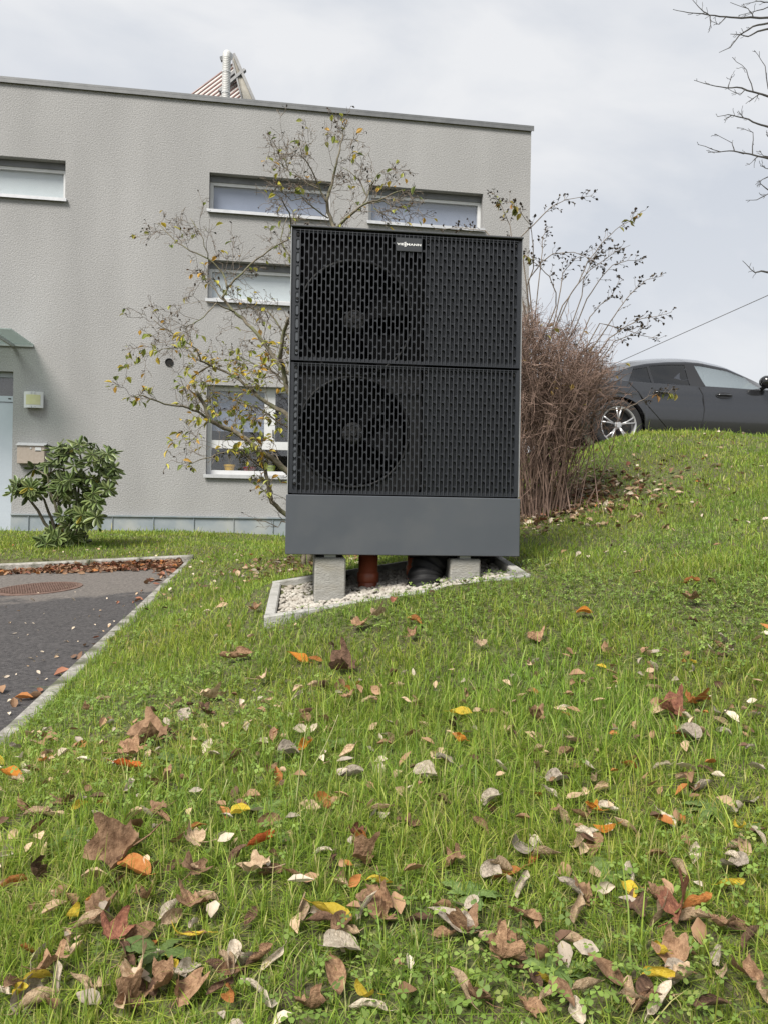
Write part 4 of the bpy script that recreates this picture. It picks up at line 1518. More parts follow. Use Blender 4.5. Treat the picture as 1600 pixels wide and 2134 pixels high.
def leaf_cards(name, items, m, parent, size, cols, droop=.5, ratio=.55, fold=.25, kind='stuff'):
    """items: (point, direction); every leaf is a small folded blade of 6 faces"""
    V, L_, S_, T_, K = [], [], [], [], []
    base = 0; ls = 0
    for (p, d) in items:
        s = size * random.uniform(.65, 1.25)
        d = (Vector(d) + Vector((random.gauss(0, .7), random.gauss(0, .7), random.gauss(-droop, .5)))).normalized()
        sd_ = d.cross(Vector((random.gauss(0, .4), random.gauss(0, .4), 1))).normalized()
        nn = sd_.cross(d).normalized()
        w = s * ratio
        prof = ((0, 0.02), (.28, .42), (.55, .5), (.8, .28), (1.0, 0.0))
        ctr = [Vector(p) + d * (s * f) - nn * (s * .15 * f * f) for f, _ in prof]
        lft = [c + sd_ * (w * k) + nn * (w * fold * k * 2) for c, (f, k) in zip(ctr, prof)]
        rgt = [c - sd_ * (w * k) + nn * (w * fold * k * 2) for c, (f, k) in zip(ctr, prof)]
        col = random.choice(cols); j = random.uniform(.8, 1.2)
        for arr in (ctr, lft, rgt):
            for v in arr: V.append(tuple(v)); K.append((col[0] * j, col[1] * j, col[2] * j, 1))
        for k in range(4):
            for o_ in (5, 10):
                L_ += [base + k, base + k + 1, base + o_ + k + 1, base + o_ + k]
                S_.append(ls); T_.append(4); ls += 4
        base += 15
    me = mesh_np(name, V, L_, S_, T_, [m], smooth=True, cols=K)
    o = link(name, me, parent)
    if kind: tag(o, kind=kind)
    return o
M['leafattr'] = leafmat('small_autumn_leaves', None, None, rough=.55, trans=.35, attr='tint')
M['bark'] = mat('grey_brown_bark', (.10, .085, .06), (.20, .175, .13), 30, rough=.9, bump=.5, bscale=60, c3=(.13, .14, .07), s3=9)
M['twig'] = mat('brown_twig', (.12, .095, .075), (.21, .175, .14), 20, rough=.9)
M['redtwig'] = mat('reddish_brown_twig', (.095, .060, .047), (.245, .165, .13), 6, rough=.85)
M['darkbark'] = mat('dark_bare_bark', (.045, .042, .04), (.085, .08, .075), 25, rough=.9)

# ---- bush between heat pump and building
def bush_left():
    z5 = lambda a, b: (260 + a / 3.139, 440 + b / 3.139)
    z1 = lambda a, b: (540 + a / 4.444, 240 + b / 4.444)
    D0 = 6.1
    mains = [
        ([(640, 1120), (612, 1086), (596, 1072), z5(960, 1900), z5(942, 1800), z5(920, 1690), z5(880, 1610)], .022, .014, 0),
        ([(650, 1090), (640, 1030), z5(1062, 1700), z5(970, 1620), z5(870, 1560), z5(700, 1430), z5(560, 1370), z5(500, 1230), z5(470, 1180)], .032, .012, -.1),
        ([z5(560, 1375), z5(480, 1310), z5(380, 1275), z5(260, 1262), z5(120, 1205), z5(60, 1215)], .012, .003, -.2),
        ([(652, 1000), z5(1062, 1330), z5(960, 1270), z5(880, 1220), z5(780, 1130), z5(700, 1070), z5(560, 1010), z5(430, 1090)], .022, .006, .15),
        ([(655, 900), z5(1072, 1180), z5(1040, 1050), z5(1020, 930), z5(1045, 780), z5(1070, 700)], .022, .012, -.2),
        ([(640, 800), z5(1040, 1040), z5(940, 900), z5(830, 760), z5(740, 680), z5(660, 590), z5(640, 560)], .018, .010, .1),
        ([z5(640, 565), z5(680, 490), z5(740, 430), z5(820, 350), z5(950, 250), z5(1060, 190), z5(1120, 130)], .010, .004, .05),
        ([z5(660, 590), z5(560, 480), z5(500, 430)], .006, .003, .1),
        ([z5(670, 500), z5(640, 400), z5(545, 310), z5(430, 260), z5(300, 160), z5(220, 80)], .009, .003, .1),
        ([z5(545, 310), z5(515, 180), z5(430, 45)], .005, .002, .0),
        ([z5(720, 660), z5(600, 600), z5(520, 690), z5(440, 740), z5(390, 770)], .007, .002, -.2),
        ([z5(560, 1010), z5(500, 980), z5(470, 900), z5(350, 820), z5(190, 710)], .009, .003, -.1),
        ([z5(500, 985), z5(400, 890), z5(250, 900), z5(130, 950)], .006, .002, .1),
        ([z5(920, 1690), z5(760, 1560), z5(600, 1590), z5(440, 1650), z5(390, 1640)], .007, .002, -.3),
        ([(690, 800), (705, 640), (700, 480), z1(690, 1040), z1(640, 900), z1(630, 780), z1(690, 560), z1(720, 440), z1(750, 310), z1(775, 190), z1(775, 120)], .022, .003, .1),
        ([(700, 560), z1(730, 1030), z1(860, 910), z1(960, 830), z1(1100, 790), z1(1240, 720), z1(1330, 690)], .014, .003, -.1),
        ([z1(1000, 815), z1(1150, 790), z1(1220, 840), z1(1330, 860), z1(1440, 830)], .006, .002, .1),
        ([z1(960, 830), z1(1000, 750), z1(930, 600), z1(860, 540), z1(770, 480)], .007, .002, .0),
        ([z1(1000, 760), z1(1040, 640), z1(1100, 540), z1(1160, 500)], .006, .002, .1),
        ([z1(620, 800), z1(560, 660), z1(480, 490), z1(430, 410), z1(365, 345)], .008, .002, -.1),
        ([z1(580, 690), z1(400, 590), z1(270, 510), z1(180, 430), z1(150, 405)], .006, .002, .1),
        ([z1(270, 510), z1(240, 390), z1(265, 310), z1(262, 240)], .004, .0015, .1),
        ([z1(640, 950), z1(500, 850), z1(400, 760), z1(300, 790), z1(200, 690)], .006, .002, -.2),
        ([z1(300, 1100), z1(280, 900), z1(200, 760), z1(110, 790)], .007, .002, -.2),
        ([z1(1060, 860), z1(1130, 900), z1(1200, 960), z1(1340, 960)], .005, .002, 0),
        ([(640, 620), (610, 560), (585, 500), (600, 450)], .009, .003, .2),
        ([(650, 760), (600, 700), (560, 650), (520, 640), (470, 650)], .01, .003, .2),
        ([(660, 860), (610, 800), (560, 770), (500, 745), (440, 760)], .010, .003, .2),
        ([(660, 960), (600, 890), (540, 850), (480, 830), (420, 800)], .010, .003, .25),
    ]
    b0 = P(640, 1120, D0)
    gz = g1(b0.x, b0.y)
    root = empty('twiggy_bush', (b0.x, b0.y, gz))
    tag(root, 'nearly bare spreading bush with a few yellow leaves behind the heat pump', 'bush')
    inv_ = Matrix.Translation(-Vector((b0.x, b0.y, gz)))
    mb, tw, tips = MB(), MB(), []
    for k, (pp, r0, r1, dz) in enumerate(mains):
        pts = []
        n = len(pp)
        for i, (a, b) in enumerate(pp):
            d = D0 + dz * (i / (n - 1)) * 2.2 + random.uniform(-.04, .04)
            pts.append(inv_ @ P(a, b, d))
        if k in (0, 1):
            pts.insert(0, Vector((0.02 * k, .02 * k, -.05)))
        fine = [pts[0]]
        for i in range(len(pts) - 1):
            fine += wobble(pts[i], pts[i + 1], 3, .025)[1:]
        m = len(fine)
        mb.tube(fine, [r0 + (r1 - r0) * i / (m - 1) for i in range(m)], 7 if r0 > .012 else 5)
        tot = sum((pts[i + 1] - pts[i]).length for i in range(len(pts) - 1))
        grow(tw, fine, max(r1 * .7, .0038), 2, tips, .32, int(9 * tot + 4), .08, (.5, 1.15), 4, .07)
        for i in range(int(tot * 2)):
            tips.append((fine[random.randrange(m)], Vector((random.gauss(0, 1), random.gauss(0, 1), 0))))
    mb.build('trunk', M['bark'], root, smooth=True, recalc=False)
    tag(tw.build('twigs', M['twig'], root, recalc=False), kind='stuff')
    zc = 1.15
    near = [t for t in tips if random.random() < (.26 if abs(t[0].z - zc) < .6 and t[0].x < 0 else .04)]
    def off_vent(t):           # the vent opening in the wall stays in view
        w = t[0] + Vector((b0.x, b0.y, gz))
        v = P(353, 755, w.y)
        return (w - v).length > .10
    tips = [t for t in tips if off_vent(t)]
    near = [t for t in near if off_vent(t)]
    cols = [(.40, .42, .07), (.26, .31, .06), (.52, .48, .08), (.62, .47, .06), (.20, .25, .07), (.42, .44, .12), (.60, .36, .07)]
    leaf_cards('foliage', near, M['leafattr'], root, .055, cols, droop=.6, ratio=.62)
    buds = [t for t in tips if random.random() < .12]
    leaf_cards('withered_leaves', buds, M['leafattr'], root, .026, [(.06, .05, .04), (.09, .07, .05), (.05, .055, .04), (.12, .07, .04)], droop=.2, ratio=.6)
bush_left()

# ---- dense brown shrub and arching canes right of the heat pump
def bush_right():
    b0 = P(1125, 1045, 6.1)
    gz = g1(b0.x, b0.y)
    root = empty('dense_brown_shrub', (b0.x, b0.y, gz))
    tag(root, 'dense leafless reddish brown shrub beside the heat pump', 'shrub')
    o = Vector((b0.x, b0.y, gz))
    st, tw, tips, mains = MB(), MB(), [], []
    for k in range(620):
        # where the stem ends, seen from here, at its own depth
        u = random.random()
        ex = 1040 + 240 * (u ** .85) + random.gauss(0, 12)
        topy = float(np.interp(ex, [1040, 1090, 1150, 1210, 1255, 1290], [640, 645, 675, 705, 745, 790]))
        ey = topy + abs(random.gauss(0, 1)) * (115 if ex < 1215 else 55)
        ey = min(ey, 1000 - (ex - 1040) * .35 + random.uniform(-40, 0)) if ey > 930 else ey
        d = 6.1 + random.gauss(0, .38)
        e = P(ex, ey, d) - o
        bx = -.16 + .30 * u + random.gauss(0, .09)
        by = random.gauss(0, .16) + (d - 6.1) * .2
        s = Vector((bx, by, g1(o.x + bx, o.y + by) - gz - .03))
        r = random.uniform(.0022, .0044)
        if k > 170:            # later stems fork off earlier ones that head the same way
            best = min(random.sample(mains, 14), key=lambda m_: (m_[-1] - e).length)
            s = sample_poly(best, random.uniform(.15, .62))[0]
            r *= .8
        else:
            r *= 1.35
        mid = s.lerp(e, .5) + Vector((-.10 * u * 1.2 + random.gauss(0, .10), random.gauss(0, .10), .04 + .10 * u + random.gauss(0, .05)))
        pts = [s, s.lerp(mid, .5) + Vector((random.gauss(0, .015), random.gauss(0, .015), .01)), mid, mid.lerp(e, .5) + Vector((random.gauss(0, .015), random.gauss(0, .015), .015)), e]
        mains.append(pts)
        st.tube(pts, [r, r * .85, r * .7, r * .55, r * .4], 4, cap=False)
        grow(tw, pts, r * .75, 1 if random.random() < .3 else 0, tips, .27, random.randint(4, 6), .10, (.3, 1.0), 3, .08)
    tag(st.build('stems', M['redtwig'], root, recalc=False), kind='stuff')
    tag(tw.build('twigs', M['redtwig'], root, recalc=False), kind='stuff')
    leaf_cards('withered_leaves', [t for t in tips if random.random() < .012], M['leafattr'], root, .05, [(.3, .2, .06), (.35, .3, .08), (.12, .09, .05)], ratio=.6)
    # arching canes with dry seed heads
    c0 = P(1120, 1010, 6.35)
    gz2 = g1(c0.x, c0.y)
    r2 = empty('arching_cane_bush', (c0.x, c0.y, gz2))
    tag(r2, 'tall thin arching canes with dry seed heads above the brown shrub', 'bush')
    o2 = Vector((c0.x, c0.y, gz2))
    z6 = lambda a, b: (1060 + a / 2.964, 380 + b / 2.964)
    canes = [
        [(1110, 700), z6(70, 340), z6(190, 220), z6(260, 150), z6(350, 105), z6(430, 92), z6(520, 80)],
        [(1130, 760), z6(330, 760), z6(430, 620), z6(480, 500), z6(560, 390), z6(660, 290), z6(760, 225), z6(830, 175)],
        [(1150, 780), z6(480, 720), z6(560, 600), z6(640, 510), z6(740, 480), z6(825, 480)],
        [(1180, 800), z6(600, 900), z6(680, 780), z6(750, 690), z6(850, 600), z6(955, 575)],
        [(1190, 830), z6(620, 960), z6(720, 890), z6(820, 840), z6(920, 825), z6(1005, 800)],
        [(1170, 820), z6(560, 870), z6(700, 900), z6(820, 945), z6(930, 965)],
        [(1120, 720), z6(290, 760), z6(290, 680), z6(250, 580), z6(180, 510), z6(100, 450), z6(60, 430)],
        [(1130, 760), z6(320, 650), z6(330, 560), z6(410, 470), z6(540, 400)],
        [(1100, 700), z6(110, 640), z6(150, 530), z6(150, 400), z6(130, 260), z6(60, 170), z6(0, 110)],
        [(1110, 720), z6(120, 600), z6(200, 490), z6(270, 440), z6(400, 430), z6(500, 470), z6(580, 520)],
        [(1150, 780), z6(450, 700), z6(460, 600), z6(530, 450), z6(600, 420)],
        [(1160, 790), z6(500, 830), z6(560, 760), z6(640, 690), z6(690, 580)],
        [(1100, 720), z6(200, 470), z6(210, 330), z6(250, 270)],
        [(1180, 860), z6(700, 1400), z6(780, 1370), z6(860, 1320), z6(960, 1300), z6(1030, 1305)],
        [(1090, 640), (1075, 560), (1062, 470), (1045, 430), (1030, 405)],
        [(1070, 560), (1010, 480), (960, 474), (905, 478)],
        [(1130, 740), z6(380, 690), z6(500, 540), z6(640, 440), z6(750, 385)],
        [(1190, 850), z6(650, 980), z6(760, 940), z6(860, 880)],
    ]
    mb, tw, tips, leaves = MB(), MB(), [], []
    for i, c in enumerate(canes):
        dz = random.uniform(-.35, .35)
        pts = [Vector((random.gauss(0, .15), random.gauss(0, .12), 0))]
        for k, (a, b) in enumerate(c):
            pts.append(P(a, b, 6.35 + dz * (k + 1) / len(c)) - o2)
        fine = [pts[0]]
        for k in range(len(pts) - 1):
            fine += wobble(pts[k], pts[k + 1], 3, .012)[1:]
        m = len(fine)
        r = .0066
        mb.tube(fine, [r * (1 - .78 * k / (m - 1)) for k in range(m)], 5, cap=False)
        tl = fine[int(m * .38):]
        my = []
        grow(tw, tl, .0030, 0, my, .085, 18, .12, (.5, 1.1), 3, .05)
        tips += my
        if i in (1, 6, 8, 13, 14):
            leaves += [(p, t) for (p, t) in [sample_poly(fine, random.uniform(.72, 1)) for _ in range(8)]]
    mb.build('canes', M['twig'], r2, recalc=False); tag(bpy.data.objects[r2.children[0].name], kind='stuff')
    tag(tw.build('twigs', M['twig'], r2, recalc=False), kind='stuff')
    heads = [t for t in tips for _ in range(2)]
    leaf_cards('seed_heads', heads, M['leafattr'], r2, .026, [(.05, .045, .04), (.07, .055, .045), (.10, .075, .05)], droop=0, ratio=.7)
    leaf_cards('foliage', leaves, M['leafattr'], r2, .06, [(.28, .27, .06), (.36, .30, .07), (.30, .16, .05), (.20, .22, .05)], droop=.8, ratio=.6)
bush_right()

# ---- rhododendron by the wall
def rhododendron():
    b0 = P(140, 1143, 8.6)
    gz = g1(b0.x, b0.y)
    root = empty('rhododendron', (b0.x, b0.y, gz))
    tag(root, 'green broadleaf rhododendron bush in front of the mailbox', 'bush')
    o = Vector((b0.x, b0.y, gz))
    lobes = [(165, 935, 45, 18), (125, 950, 30, 22), (215, 955, 28, 22), (100, 985, 30, 22), (165, 985, 45, 26), (225, 990, 22, 26), (70, 1010, 36, 20), (45, 1020, 22, 12),
             (150, 1020, 40, 24), (205, 1025, 30, 20), (180, 1060, 35, 18), (160, 1090, 35, 20), (125, 1110, 32, 18), (110, 1132, 24, 10), (190, 1075, 30, 14), (150, 1120, 30, 16)]
    mb = MB()
    heads = []
    cen = P(140, 1030, 8.6) - o
    for (cx, cy, rx, ry) in lobes:
        hub = P(cx, cy + ry * .3, 8.6 + random.uniform(-.1, .15)) - o
        base = Vector((random.gauss(0, .05), random.gauss(0, .05), -.02))
        mid = base.lerp(hub, .5) + Vector((random.gauss(0, .05), random.gauss(0, .05), -.04))
        mb.tube(wobble(base, mid, 3, .04) + wobble(mid, hub, 3, .04)[1:], [.024, .022, .02, .018, .016, .013, .010], 6)
        for _ in range(9):
            a, b = random.uniform(-1, 1), random.uniform(-1, 1)
            dpt = 8.6 + random.uniform(-.30, .26)
            h = P(cx + a * rx, cy + b * ry, dpt) - o
            if h.z < .03: h.z = .03 + random.random() * .05
            mb.tube(wobble(hub, h, 3, .05), [.008, .006, .005, .004], 5)
            heads.append((h, ((h - hub).normalized() + (h - cen).normalized() * .6 + Vector((0, -.2, .75))).normalized()))
    mb.build('stems', M['bark'], root, recalc=False)
    tag(root.children[0], kind='stuff')
    V, L_, S_, T_, K = [], [], [], [], []
    base = ls = 0
    for (h, up) in heads:
        nl = random.randint(7, 10)
        a0 = random.uniform(0, 6.28)
        e1 = up.orthogonal().normalized(); e2 = up.cross(e1)
        for k in range(nl):
            a = a0 + k * 2.4
            out = e1 * math.cos(a) + e2 * math.sin(a)
            el = random.uniform(-.2, .65)
            d = (out * math.cos(el) + up * math.sin(el)).normalized()
            L = random.uniform(.09, .145); w = L * .36
            sd_ = d.cross(up).normalized(); nn = sd_.cross(d)
            dr = random.uniform(.05, .28)
            cst = random.choice([(.12, .175, .055), (.16, .215, .07), (.10, .145, .05), (.20, .25, .09), (.15, .19, .08)])
            if random.random() < .008: cst = (.30, .26, .04)
            ctr, l1, r1 = [], [], []
            for f, wk in ((.08, .12), (.3, .75), (.55, 1.0), (.8, .8), (1.0, .08)):
                c = h + d * (L * f) - up * (dr * L * f * f)
                ctr.append(c); l1.append(c + sd_ * (w * .5 * wk) - nn * (.012 * wk)); r1.append(c - sd_ * (w * .5 * wk) - nn * (.012 * wk))
            for arr in (ctr, l1, r1):
                for v in arr: V.append(tuple(v)); K.append((*cst, 1))
            for q in range(4):
                for o_ in (5, 10):
                    L_ += [base + q, base + q + 1, base + o_ + q + 1, base + o_ + q]; S_.append(ls); T_.append(4); ls += 4
            base += 15
    m = leafmat('rhododendron_leaf', None, None, rough=.35, trans=.12, spec=.5, attr='tint')
    me = mesh_np('foliage', V, L_, S_, T_, [m], smooth=True, cols=K)
    tag(link('foliage', me, root), kind='stuff')
rhododendron()

# ---- bare tree reaching in from the right
def bare_tree():
    zz = lambda a, b: (1400 + a / 2.963, b / 2.963)
    br = [
        [(593, 105), (430, 108), (330, 100), (230, 90), (100, 75), (5, 55)], [(230, 90), (180, 55), (130, 0), (110, -40)], [(235, 92), (238, 150), (230, 190)],
        [(330, 105), (290, 148), (245, 130)], [(500, 100), (470, 50), (360, 12)], [(593, 40), (500, 70), (410, 92)], [(593, 140), (500, 160), (415, 215), (360, 290), (290, 322)],
        [(593, 175), (530, 190), (470, 222), (415, 210), (360, 207)], [(593, 592), (540, 575), (430, 540), (340, 540), (230, 520), (135, 492)], [(500, 560), (460, 430), (372, 350)],
        [(593, 545), (575, 405), (508, 308)], [(345, 540), (365, 470)], [(540, 578), (500, 605), (455, 638)], [(450, 550), (420, 585), (345, 545)],
        [(593, 780), (530, 762), (440, 725), (345, 705), (282, 718)], [(440, 725), (408, 682)], [(365, 712), (320, 738)], [(593, 975), (530, 962), (380, 930), (300, 935), (160, 890)], [(385, 930), (370, 880), (268, 825)],
        [(497, 955), (500, 815), (400, 785)], [(530, 965), (475, 1015)], [(593, 1195), (525, 1232), (455, 1235)], [(593, 1170), (550, 1135), (523, 1143)], [(593, 1090), (560, 1105), (515, 1138)],
        [(593, 1680), (550, 1672), (515, 1682), (490, 1665), (435, 1608)], [(300, 935), (222, 940)], [(593, 10), (520, 5), (440, 25)], [(593, 840), (580, 828)], [(593, 965), (565, 960), (540, 930)], [(593, 1040), (545, 1022)],
    ]
    D0 = 4.9
    tx, ty = 3.55, 5.1
    gz = g1(tx, ty)
    root = empty('bare_tree', (tx, ty, gz))
    tag(root, 'bare tree whose thin twigs reach in from the right edge', 'tree')
    o = Vector((tx, ty, gz))
    tr, mb, tips = MB(), MB(), []
    tr.tube([(0, 0, -.1), (.02, .01, .8), (-.02, 0, 1.8), (.03, .02, 2.8), (0, .02, 3.9), (.04, 0, 5.2)], [.14, .11, .095, .08, .055, .02], 12)
    tr.build('trunk', M['darkbark'], root, smooth=True)
    for k, b in enumerate(br):
        d = D0 + random.uniform(-.12, .12)
        main = b[0][0] >= 593
        pts = [P(*zz(*q), D0 if not main else D0) - o for q in b]
        if main:
            zt = max(.6, pts[0].z - .35)
            pts = [Vector((0, 0, zt)), pts[0].lerp(Vector((0, 0, zt)), .5) + Vector((0, 0, .06))] + pts
        fine = [pts[0]]
        for i in range(len(pts) - 1):
            fine += wobble(pts[i], pts[i + 1], 3, .018)[1:]
        m = len(fine)
        r0 = .0095 if main and len(b) > 4 else (.0065 if main else .0038)
        mb.tube(fine, [max(.0016, r0 * (1 - .85 * i / (m - 1))) for i in range(m)], 5, cap=False)
        sub = fine[int(m * .45):] if main else fine
        my = []
        grow(mb, sub, .0028, 0, my, .05, 4, .1, (.5, 1.1), 3, .05)
    for _ in range(14):     # more boughs outside the frame
        h = random.uniform(1.8, 4.6); a = random.uniform(-1.4, 1.6)
        q = Vector((math.cos(a) * 1.3, math.sin(a) * 1.3, h + random.uniform(.2, .7)))
        f = wobble(Vector((0, 0, h)), q, 6, .03)
        mb.tube(f, [.02, .017, .014, .011, .008, .006, .003], 5, cap=False)
        grow(mb, f, .006, 1, [], .5, 7, .15, (.4, .9), 3, .06)
    tag(mb.build('crown', M['darkbark'], root, recalc=False), kind='stuff')
bare_tree()

# overhead cable from the building's side wall
pe = Matrix.Rotation(BANG, 4, 'Z') @ Vector((S_R + .002, 1.6, 0)) + Vector((0, 12.04, 0))
pa, pb = P(1340, 731, 12.6), P(1600, 615, 10.4)
dirv = (pb - pa)
t0 = (pe.x - pa.x) / dirv.x
pts = [pa + dirv * t for t in np.linspace(t0, 3.2, 14)]
m_ = MB(); m_.tube(pts, .0055, 6)
tag(m_.build('overhead_cable', mat('grey_cable', (.16, .16, .17), rough=.6)), 'thin grey overhead cable slanting across the sky at right', 'cable')

# ------------------------------------------------------------------ lawn
def pick(area_pts_z0, z1, dens, margin=.45, side=.54):
    n = int((z1 - area_pts_z0) * (side * (area_pts_z0 + z1) + 2 * margin) * dens)
    y = np.sqrt(rng.uniform(area_pts_z0 ** 2, z1 ** 2, n))
    x = rng.uniform(-1, 1, n) * (side * y + margin)
    return x, y
def lawn_ok(x, y, pad=.085):
    ok = ~in_drive(x, y, pad)
    ok &= ~in_bed(x, y, .006)
    bl = (x * BN[0] + (y - 12.04) * BN[1])          # distance in front of the facade
    ok &= bl > .10
    ok &= ~((x > 1.9) & (y > 9.35))
    return ok
def kerb_fringe(x, y):
    nx, ny = KD[1], -KD[0]
    return (x - KN[0]) * nx + (y - KN[1]) * ny
def patchiness(x, y):
    return .5 + .5 * np.clip(fnoise(x, y, 1.25, 3.0) * .9 + fnoise(x, y, 3.7, 8.0) * .45, -1, 1)
def under_shrub(x, y):
    """0..1: thin grass and litter under the brown shrub and the left bush"""
    a = np.exp(-(((x - 1.35) / .62) ** 2 + ((y - 6.35) / .55) ** 2))
    b = .55 * np.exp(-(((x + .6) / .5) ** 2 + ((y - 6.2) / .5) ** 2))
    return np.clip(a + b, 0, 1)
LEAF_XYR = []
def leaf_shade(x, y):
    out = np.zeros(len(x), bool)
    for (lx, ly, r) in LEAF_XYR:
        out |= ((x - lx) ** 2 + ((y - ly) * 1.0 + .01) ** 2) < (r * .95) ** 2
    return out
def grass():
    X, Y, Wd = [], [], []
    for (z0, z1, dens, w) in ((.85, 1.6, 47000, .0018), (1.6, 2.4, 30000, .0021), (2.4, 3.7, 14500, .0028), (3.7, 5.6, 6800, .0038), (5.6, 7.6, 3900, .0052), (7.6, 9.6, 2900, .0066), (9.6, 12.4, 1500, .0085)):
        x, y = pick(z0, z1, dens)
        # tufts: half of the blades gather
        X.append(x); Y.append(y); Wd.append(np.full(len(x), w))
    x, y, w = np.concatenate(X), np.concatenate(Y), np.concatenate(Wd)
    k = rng.random(len(x)) < .45
    cell = .05
    jx, jy = np.round(x / cell) * cell + .02 * np.sin(np.round(y / cell) * 7.1), np.round(y / cell) * cell + .02 * np.sin(np.round(x / cell) * 5.3)
    x = np.where(k, jx + (x - jx) * .35, x); y = np.where(k, jy + (y - jy) * .35, y)
    ok = lawn_ok(x, y) & (rng.random(len(x)) > under_shrub(x, y) * .93)
    p = patchiness(x, y)
    ok &= rng.random(len(x)) < (.58 + .42 * p)
    # next to the gravel bed the grass is kept short
    x, y, w, p, k = x[ok], y[ok], w[ok], p[ok], k[ok]
    n = len(x)
    z = ground(x, y) - .004
    h = (np.where(y < 2.2, .024, .020) + .034 * p) * rng.lognormal(0, .40, n) * np.where(y > 3.5, .9, 1.0)
    h = np.clip(h, .015, .17)
    tall = rng.random(n) < .012
    h = np.where(tall, h * 1.9 + .02, h)
    ld = leaf_shade(x, y) | in_bed(x, y, .10)
    h = np.where(ld, h * .45, h)
    az = rng.uniform(0, 2 * np.pi, n)
    bend = rng.uniform(.10, .95, n) * np.where(rng.random(n) < .25, 1.6, 1.0)
    dx, dy = np.cos(az), np.sin(az)
    lying = rng.random(n) < np.where(y < 3.6, .24, .1)
    vz = np.where(lying, .30, 1.0); hz = np.where(lying, 1.5, .8)
    fa = az + np.pi / 2 + rng.normal(0, .5, n)
    sx, sy = np.cos(fa), np.sin(fa)
    w = w * rng.uniform(.7, 1.35, n)
    V = np.empty((n, 7, 3), np.float32)
    for i, (t, ww) in enumerate(((0, .8), (.42, 1.0), (.78, .65), (1.0, 0))):
        cx = x + dx * h * np.where(lying, t * hz, bend * t * t * hz)
        cy = y + dy * h * np.where(lying, t * hz, bend * t * t * hz)
        cz = z + h * (t - .42 * np.minimum(bend, 1.3) * t * t) * vz + np.where(lying, .006, 0)
        if i < 3:
            V[:, 2 * i] = np.stack([cx - sx * w * ww / 2, cy - sy * w * ww / 2, cz], 1)
            V[:, 2 * i + 1] = np.stack([cx + sx * w * ww / 2, cy + sy * w * ww / 2, cz], 1)
        else:
            V[:, 6] = np.stack([cx, cy, cz], 1)
    b = np.arange(n) * 7
    q1 = np.stack([b, b + 1, b + 3, b + 2], 1); q2 = np.stack([b + 2, b + 3, b + 5, b + 4], 1); t3 = np.stack([b + 4, b + 5, b + 6], 1)
    loops = np.concatenate([q1, q2, t3], 1).ravel()
    starts = (np.arange(n)[:, None] * 11 + np.array([0, 4, 8])).ravel()
    totals = np.tile([4, 4, 3], n)
    # own colours of the blades: fresh, yellowish and dry ones
    pal = np.array([(.225, .330, .042), (.29, .395, .055), (.18, .28, .042), (.38, .425, .085), (.47, .44, .18), (.15, .225, .048)])
    pr = np.stack([np.full(n, .27), np.full(n, .25), np.full(n, .20), np.full(n, .16), np.where(y < 2.4, .13, .06), np.full(n, .10)], 1)
    pr /= pr.sum(1, keepdims=True)
    idx = (pr.cumsum(1) > rng.random(n)[:, None]).argmax(1)
    col = pal[idx] * rng.uniform(.75, 1.25, n)[:, None]
    tone = fnoise(x, y, .9, 12.0)
    col *= (1 + .12 * tone)[:, None] * np.array([1, 1, 1])
    col[:, 0] *= 1 + .12 * fnoise(x, y, 2.0, 21.0)
    K = np.ones((n, 7, 4), np.float32); K[:, :, :3] = col[:, None, :]
    K[:, :2, :3] = K[:, :2, :3] * .75 + np.array([.05, .06, .015])      # paler sheaths at the foot
    me = mesh_np('grass', V.reshape(-1, 3), loops, starts, totals, [M['grass']], smooth=True, cols=K.reshape(-1, 4))
    o = link('grass', me)
    tag(o, 'short green lawn grass covering the slope', 'grass', kind='stuff')
    print('grass blades', n)

def clover():
    X, Y = [], []
    for (z0, z1, dens) in ((.8, 2.0, 3000), (2.0, 4.2, 2900), (4.2, 6.5, 500)):
        x, y = pick(z0, z1, dens); X.append(x); Y.append(y)
    x, y = np.concatenate(X), np.concatenate(Y)
    dens = np.clip(fnoise(x, y, 1.25, 3.0) * -.9 + fnoise(x, y, 2.1, 31.0) * .6 + .25, 0, 1)
    ok = lawn_ok(x, y, .10) & (rng.random(len(x)) < dens)
    x, y = x[ok], y[ok]
    n = len(x)
    z = ground(x, y) + rng.uniform(.012, .055, n)
    r = rng.uniform(.0032, .0066, n)
    a0 = rng.uniform(0, 2 * np.pi, n)
    tx, ty = rng.normal(0, .35, n), rng.normal(0, .35, n)
    prof = np.array([(0.05, 0), (.55, .42), (1.0, .45), (1.18, .0), (1.0, -.45), (.55, -.42)])
    V = np.empty((n, 3, 6, 3), np.float32)
    for k in range(3):
        a = a0 + k * 2 * np.pi / 3
        for i, (u, v) in enumerate(prof):
            lx = (u * np.cos(a) - v * np.sin(a)) * r * 1.5
            ly = (u * np.sin(a) + v * np.cos(a)) * r * 1.5
            V[:, k, i, 0] = x + lx; V[:, k, i, 1] = y + ly
            V[:, k, i, 2] = z + lx * tx + ly * ty + abs(v) * r * .5 - u * u * r * .25
    m = n * 3
    loops = np.arange(m * 6)
    col = np.array([(.145, .225, .045), (.18, .27, .055), (.23, .32, .075), (.13, .19, .05), (.27, .32, .09)])[rng.choice(5, n, p=[.34, .3, .2, .13, .03])] * rng.uniform(.8, 1.2, n)[:, None]
    K = np.ones((n, 18, 4), np.float32); K[:, :, :3] = col[:, None, :]
    me = mesh_np('clover', V.reshape(-1, 3), loops, np.arange(m) * 6, np.full(m, 6), [M['clover']], smooth=False, cols=K.reshape(-1, 4))
    tag(link('clover', me), 'small round clover leaves growing through the lawn', 'clover', kind='stuff')
    print('clover', n)

